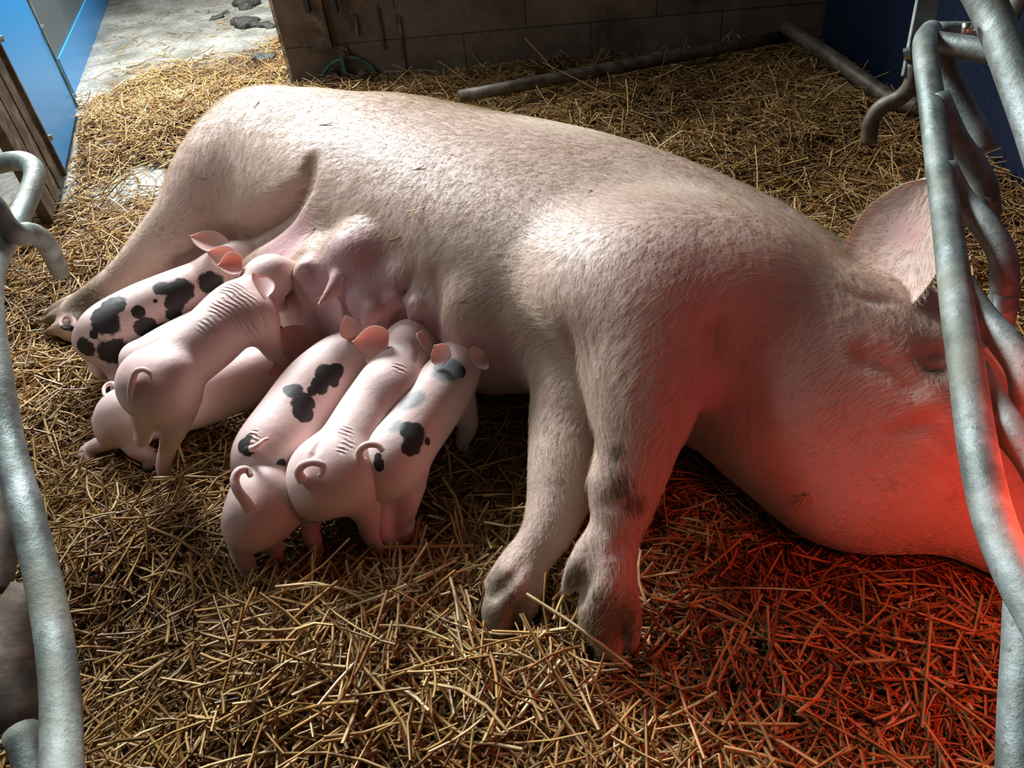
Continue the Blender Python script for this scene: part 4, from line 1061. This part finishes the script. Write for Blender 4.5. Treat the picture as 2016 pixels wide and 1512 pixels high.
# ------------------------------------------------------------------ red heat lamp hung right of the picture, over the creep side
LP = PD(2370, 880, .82)
lamp = empty('heat_lamp', tuple(LP)); tag(lamp, 'red infrared heat lamp bulb hanging beside the sow head', 'lamp')
gl, nt, b = mat('red_bulb_glass', (.8, .03, .02), .3); b.inputs['Emission Color'].default_value = (1, .05, .02, 1); b.inputs['Emission Strength'].default_value = 6
mb = MB(); mb.tube([LP + (0, 0, .05), LP + (0, 0, .03), LP + (0, 0, .0), LP + (0, 0, -.03), LP + (0, 0, -.045)], [.016, .022, .045, .055, .030], 20); relp(mb.build('bulb', gl), lamp)
mb = MB(); mb.tube([LP + (0, 0, .09), LP + (0, 0, .048)], .019, 16); relp(mb.build('socket', mat('socket', (.05, .05, .05), .4)[0]), lamp)
mb = MB(); mb.tube([LP + (0, 0, 1.2), LP + (0, 0, .088)], .004, 8); relp(mb.build('cord', mat('cord', (.03, .03, .03), .5)[0]), lamp)
l = bpy.data.lights.new('heat_lamp_light', 'POINT'); l.energy = LAMP_W; l.color = (1.0, .07, .035); l.shadow_soft_size = .05
o = bpy.data.objects.new('heat_lamp_light', l); COL.objects.link(o); o.location = LP + (-.0, 0, -.11)

# ------------------------------------------------------------------ bristles of the sow
GUIDES = [((1500, 450), (1380, 425)), ((1250, 400), (1120, 370)), ((1000, 350), (880, 335)), ((760, 280), (660, 300)), ((600, 240), (520, 250)), ((470, 260), (400, 330)),
          ((420, 380), (350, 440)), ((300, 505), (230, 560)), ((560, 330), (490, 390)), ((900, 450), (800, 490)), ((700, 400), (620, 440)), ((1040, 560), (960, 600)), ((820, 560), (780, 620)),
          ((1280, 520), (1170, 540)), ((1150, 560), (1120, 640)), ((1380, 600), (1300, 640)), ((1250, 720), (1200, 800)), ((1230, 880), (1215, 960)), ((1210, 1020), (1190, 1100)), ((1110, 880), (1095, 980)),
          ((1620, 600), (1500, 590)), ((1560, 740), (1450, 760)), ((1600, 900), (1500, 900)), ((1760, 820), (1660, 850)), ((1850, 900), (1750, 900)), ((1780, 700), (1700, 740)), ((1720, 640), (1640, 650)), ((1400, 760), (1380, 850))]
ga, gv = [], []
for (x0, y0), (x1, y1) in GUIDES:
    a, b_ = sowf.hit(x0, y0), sowf.hit(x1, y1); v = b_ - a; ga.append(a); gv.append(v / (np.linalg.norm(v) + 1e-9))
ga, gv = np.array(ga), np.array(gv)
mev = np.empty(len(sow.data.vertices) * 3); sow.data.vertices.foreach_get('co', mev); mev = mev.reshape(-1, 3) + sow_origin
sow.data.calc_loop_triangles()
tri = np.empty(len(sow.data.loop_triangles) * 3, np.int32); sow.data.loop_triangles.foreach_get('vertices', tri); tri = tri.reshape(-1, 3)
pinkv = np.empty(len(mev), np.float32); sow.data.attributes['pinkness'].data.foreach_get('value', pinkv)
mudv = np.empty(len(mev), np.float32); sow.data.attributes['mud'].data.foreach_get('value', mudv)
A, B, C_ = mev[tri[:, 0]], mev[tri[:, 1]], mev[tri[:, 2]]
nr = np.cross(B - A, C_ - A); area = np.linalg.norm(nr, axis=1) / 2; nr /= 2 * area[:, None] + 1e-12
wgt = area * (A[:, 2] > .015) * np.clip(1.2 - pinkv[tri[:, 0]] * 1.9, .05, 1) * (1 - .7 * np.clip(mudv[tri[:, 0]], 0, 1))
NH = 95000
ti = rng.choice(len(tri), NH, p=wgt / wgt.sum())
u = rng.uniform(size=(NH, 2)); fl = u.sum(1) > 1; u[fl] = 1 - u[fl]
root = A[ti] + (B - A)[ti] * u[:, :1] + (C_ - A)[ti] * u[:, 1:]
N_ = nr[ti]
D = np.zeros((NH, 3)); W = np.zeros(NH)
for a, v in zip(ga, gv):
    w_ = 1 / (((root - a) ** 2).sum(1) + .003) ** 2
    D += w_[:, None] * v; W += w_
D /= W[:, None]
swirl = np.stack([np.sin(23 * root[:, 0] + 17 * root[:, 1]), np.sin(19 * root[:, 1] - 21 * root[:, 2] + 2), np.sin(27 * root[:, 2] + 13 * root[:, 0] + 4)], -1)
D = D + .32 * swirl + rng.normal(0, .16, (NH, 3))
D -= N_ * (D * N_).sum(1)[:, None]; D /= np.linalg.norm(D, axis=1)[:, None] + 1e-9
Lh = rng.uniform(.009, .022, NH) * (1 + .25 * np.sin(13 * root[:, 0] + 9 * root[:, 1])) * np.clip(.35 + root[:, 2] * 3.2, .4, 1.1)
Kp = 4
pos = np.zeros((NH, Kp, 3)); rad = np.zeros((NH, Kp))
for k in range(Kp):
    t = k / (Kp - 1)
    pos[:, k] = root + D * (Lh * t)[:, None] + N_ * (Lh * (.30 * t - .22 * t * t))[:, None] + swirl * (Lh * .12 * t * t)[:, None]
    rad[:, k] = .00021 * (1 - .8 * t)
hc = bpy.data.hair_curves.new('bristles'); hc.add_curves([Kp] * NH)
hc.position_data.foreach_set('vector', (pos - sow_origin).reshape(-1).astype(np.float32))
ra = hc.attributes.get('radius') or hc.attributes.new('radius', 'FLOAT', 'POINT')
ra.data.foreach_set('value', rad.reshape(-1).astype(np.float32))
hairm, nt, b = mat('pale_bristle', (.70, .60, .45), .55)
b.inputs['Specular IOR Level'].default_value = .25
hc.materials.append(hairm)
ho = bpy.data.objects.new('bristles', hc); COL.objects.link(ho); ho.parent = sow
ho['kind'] = 'stuff'
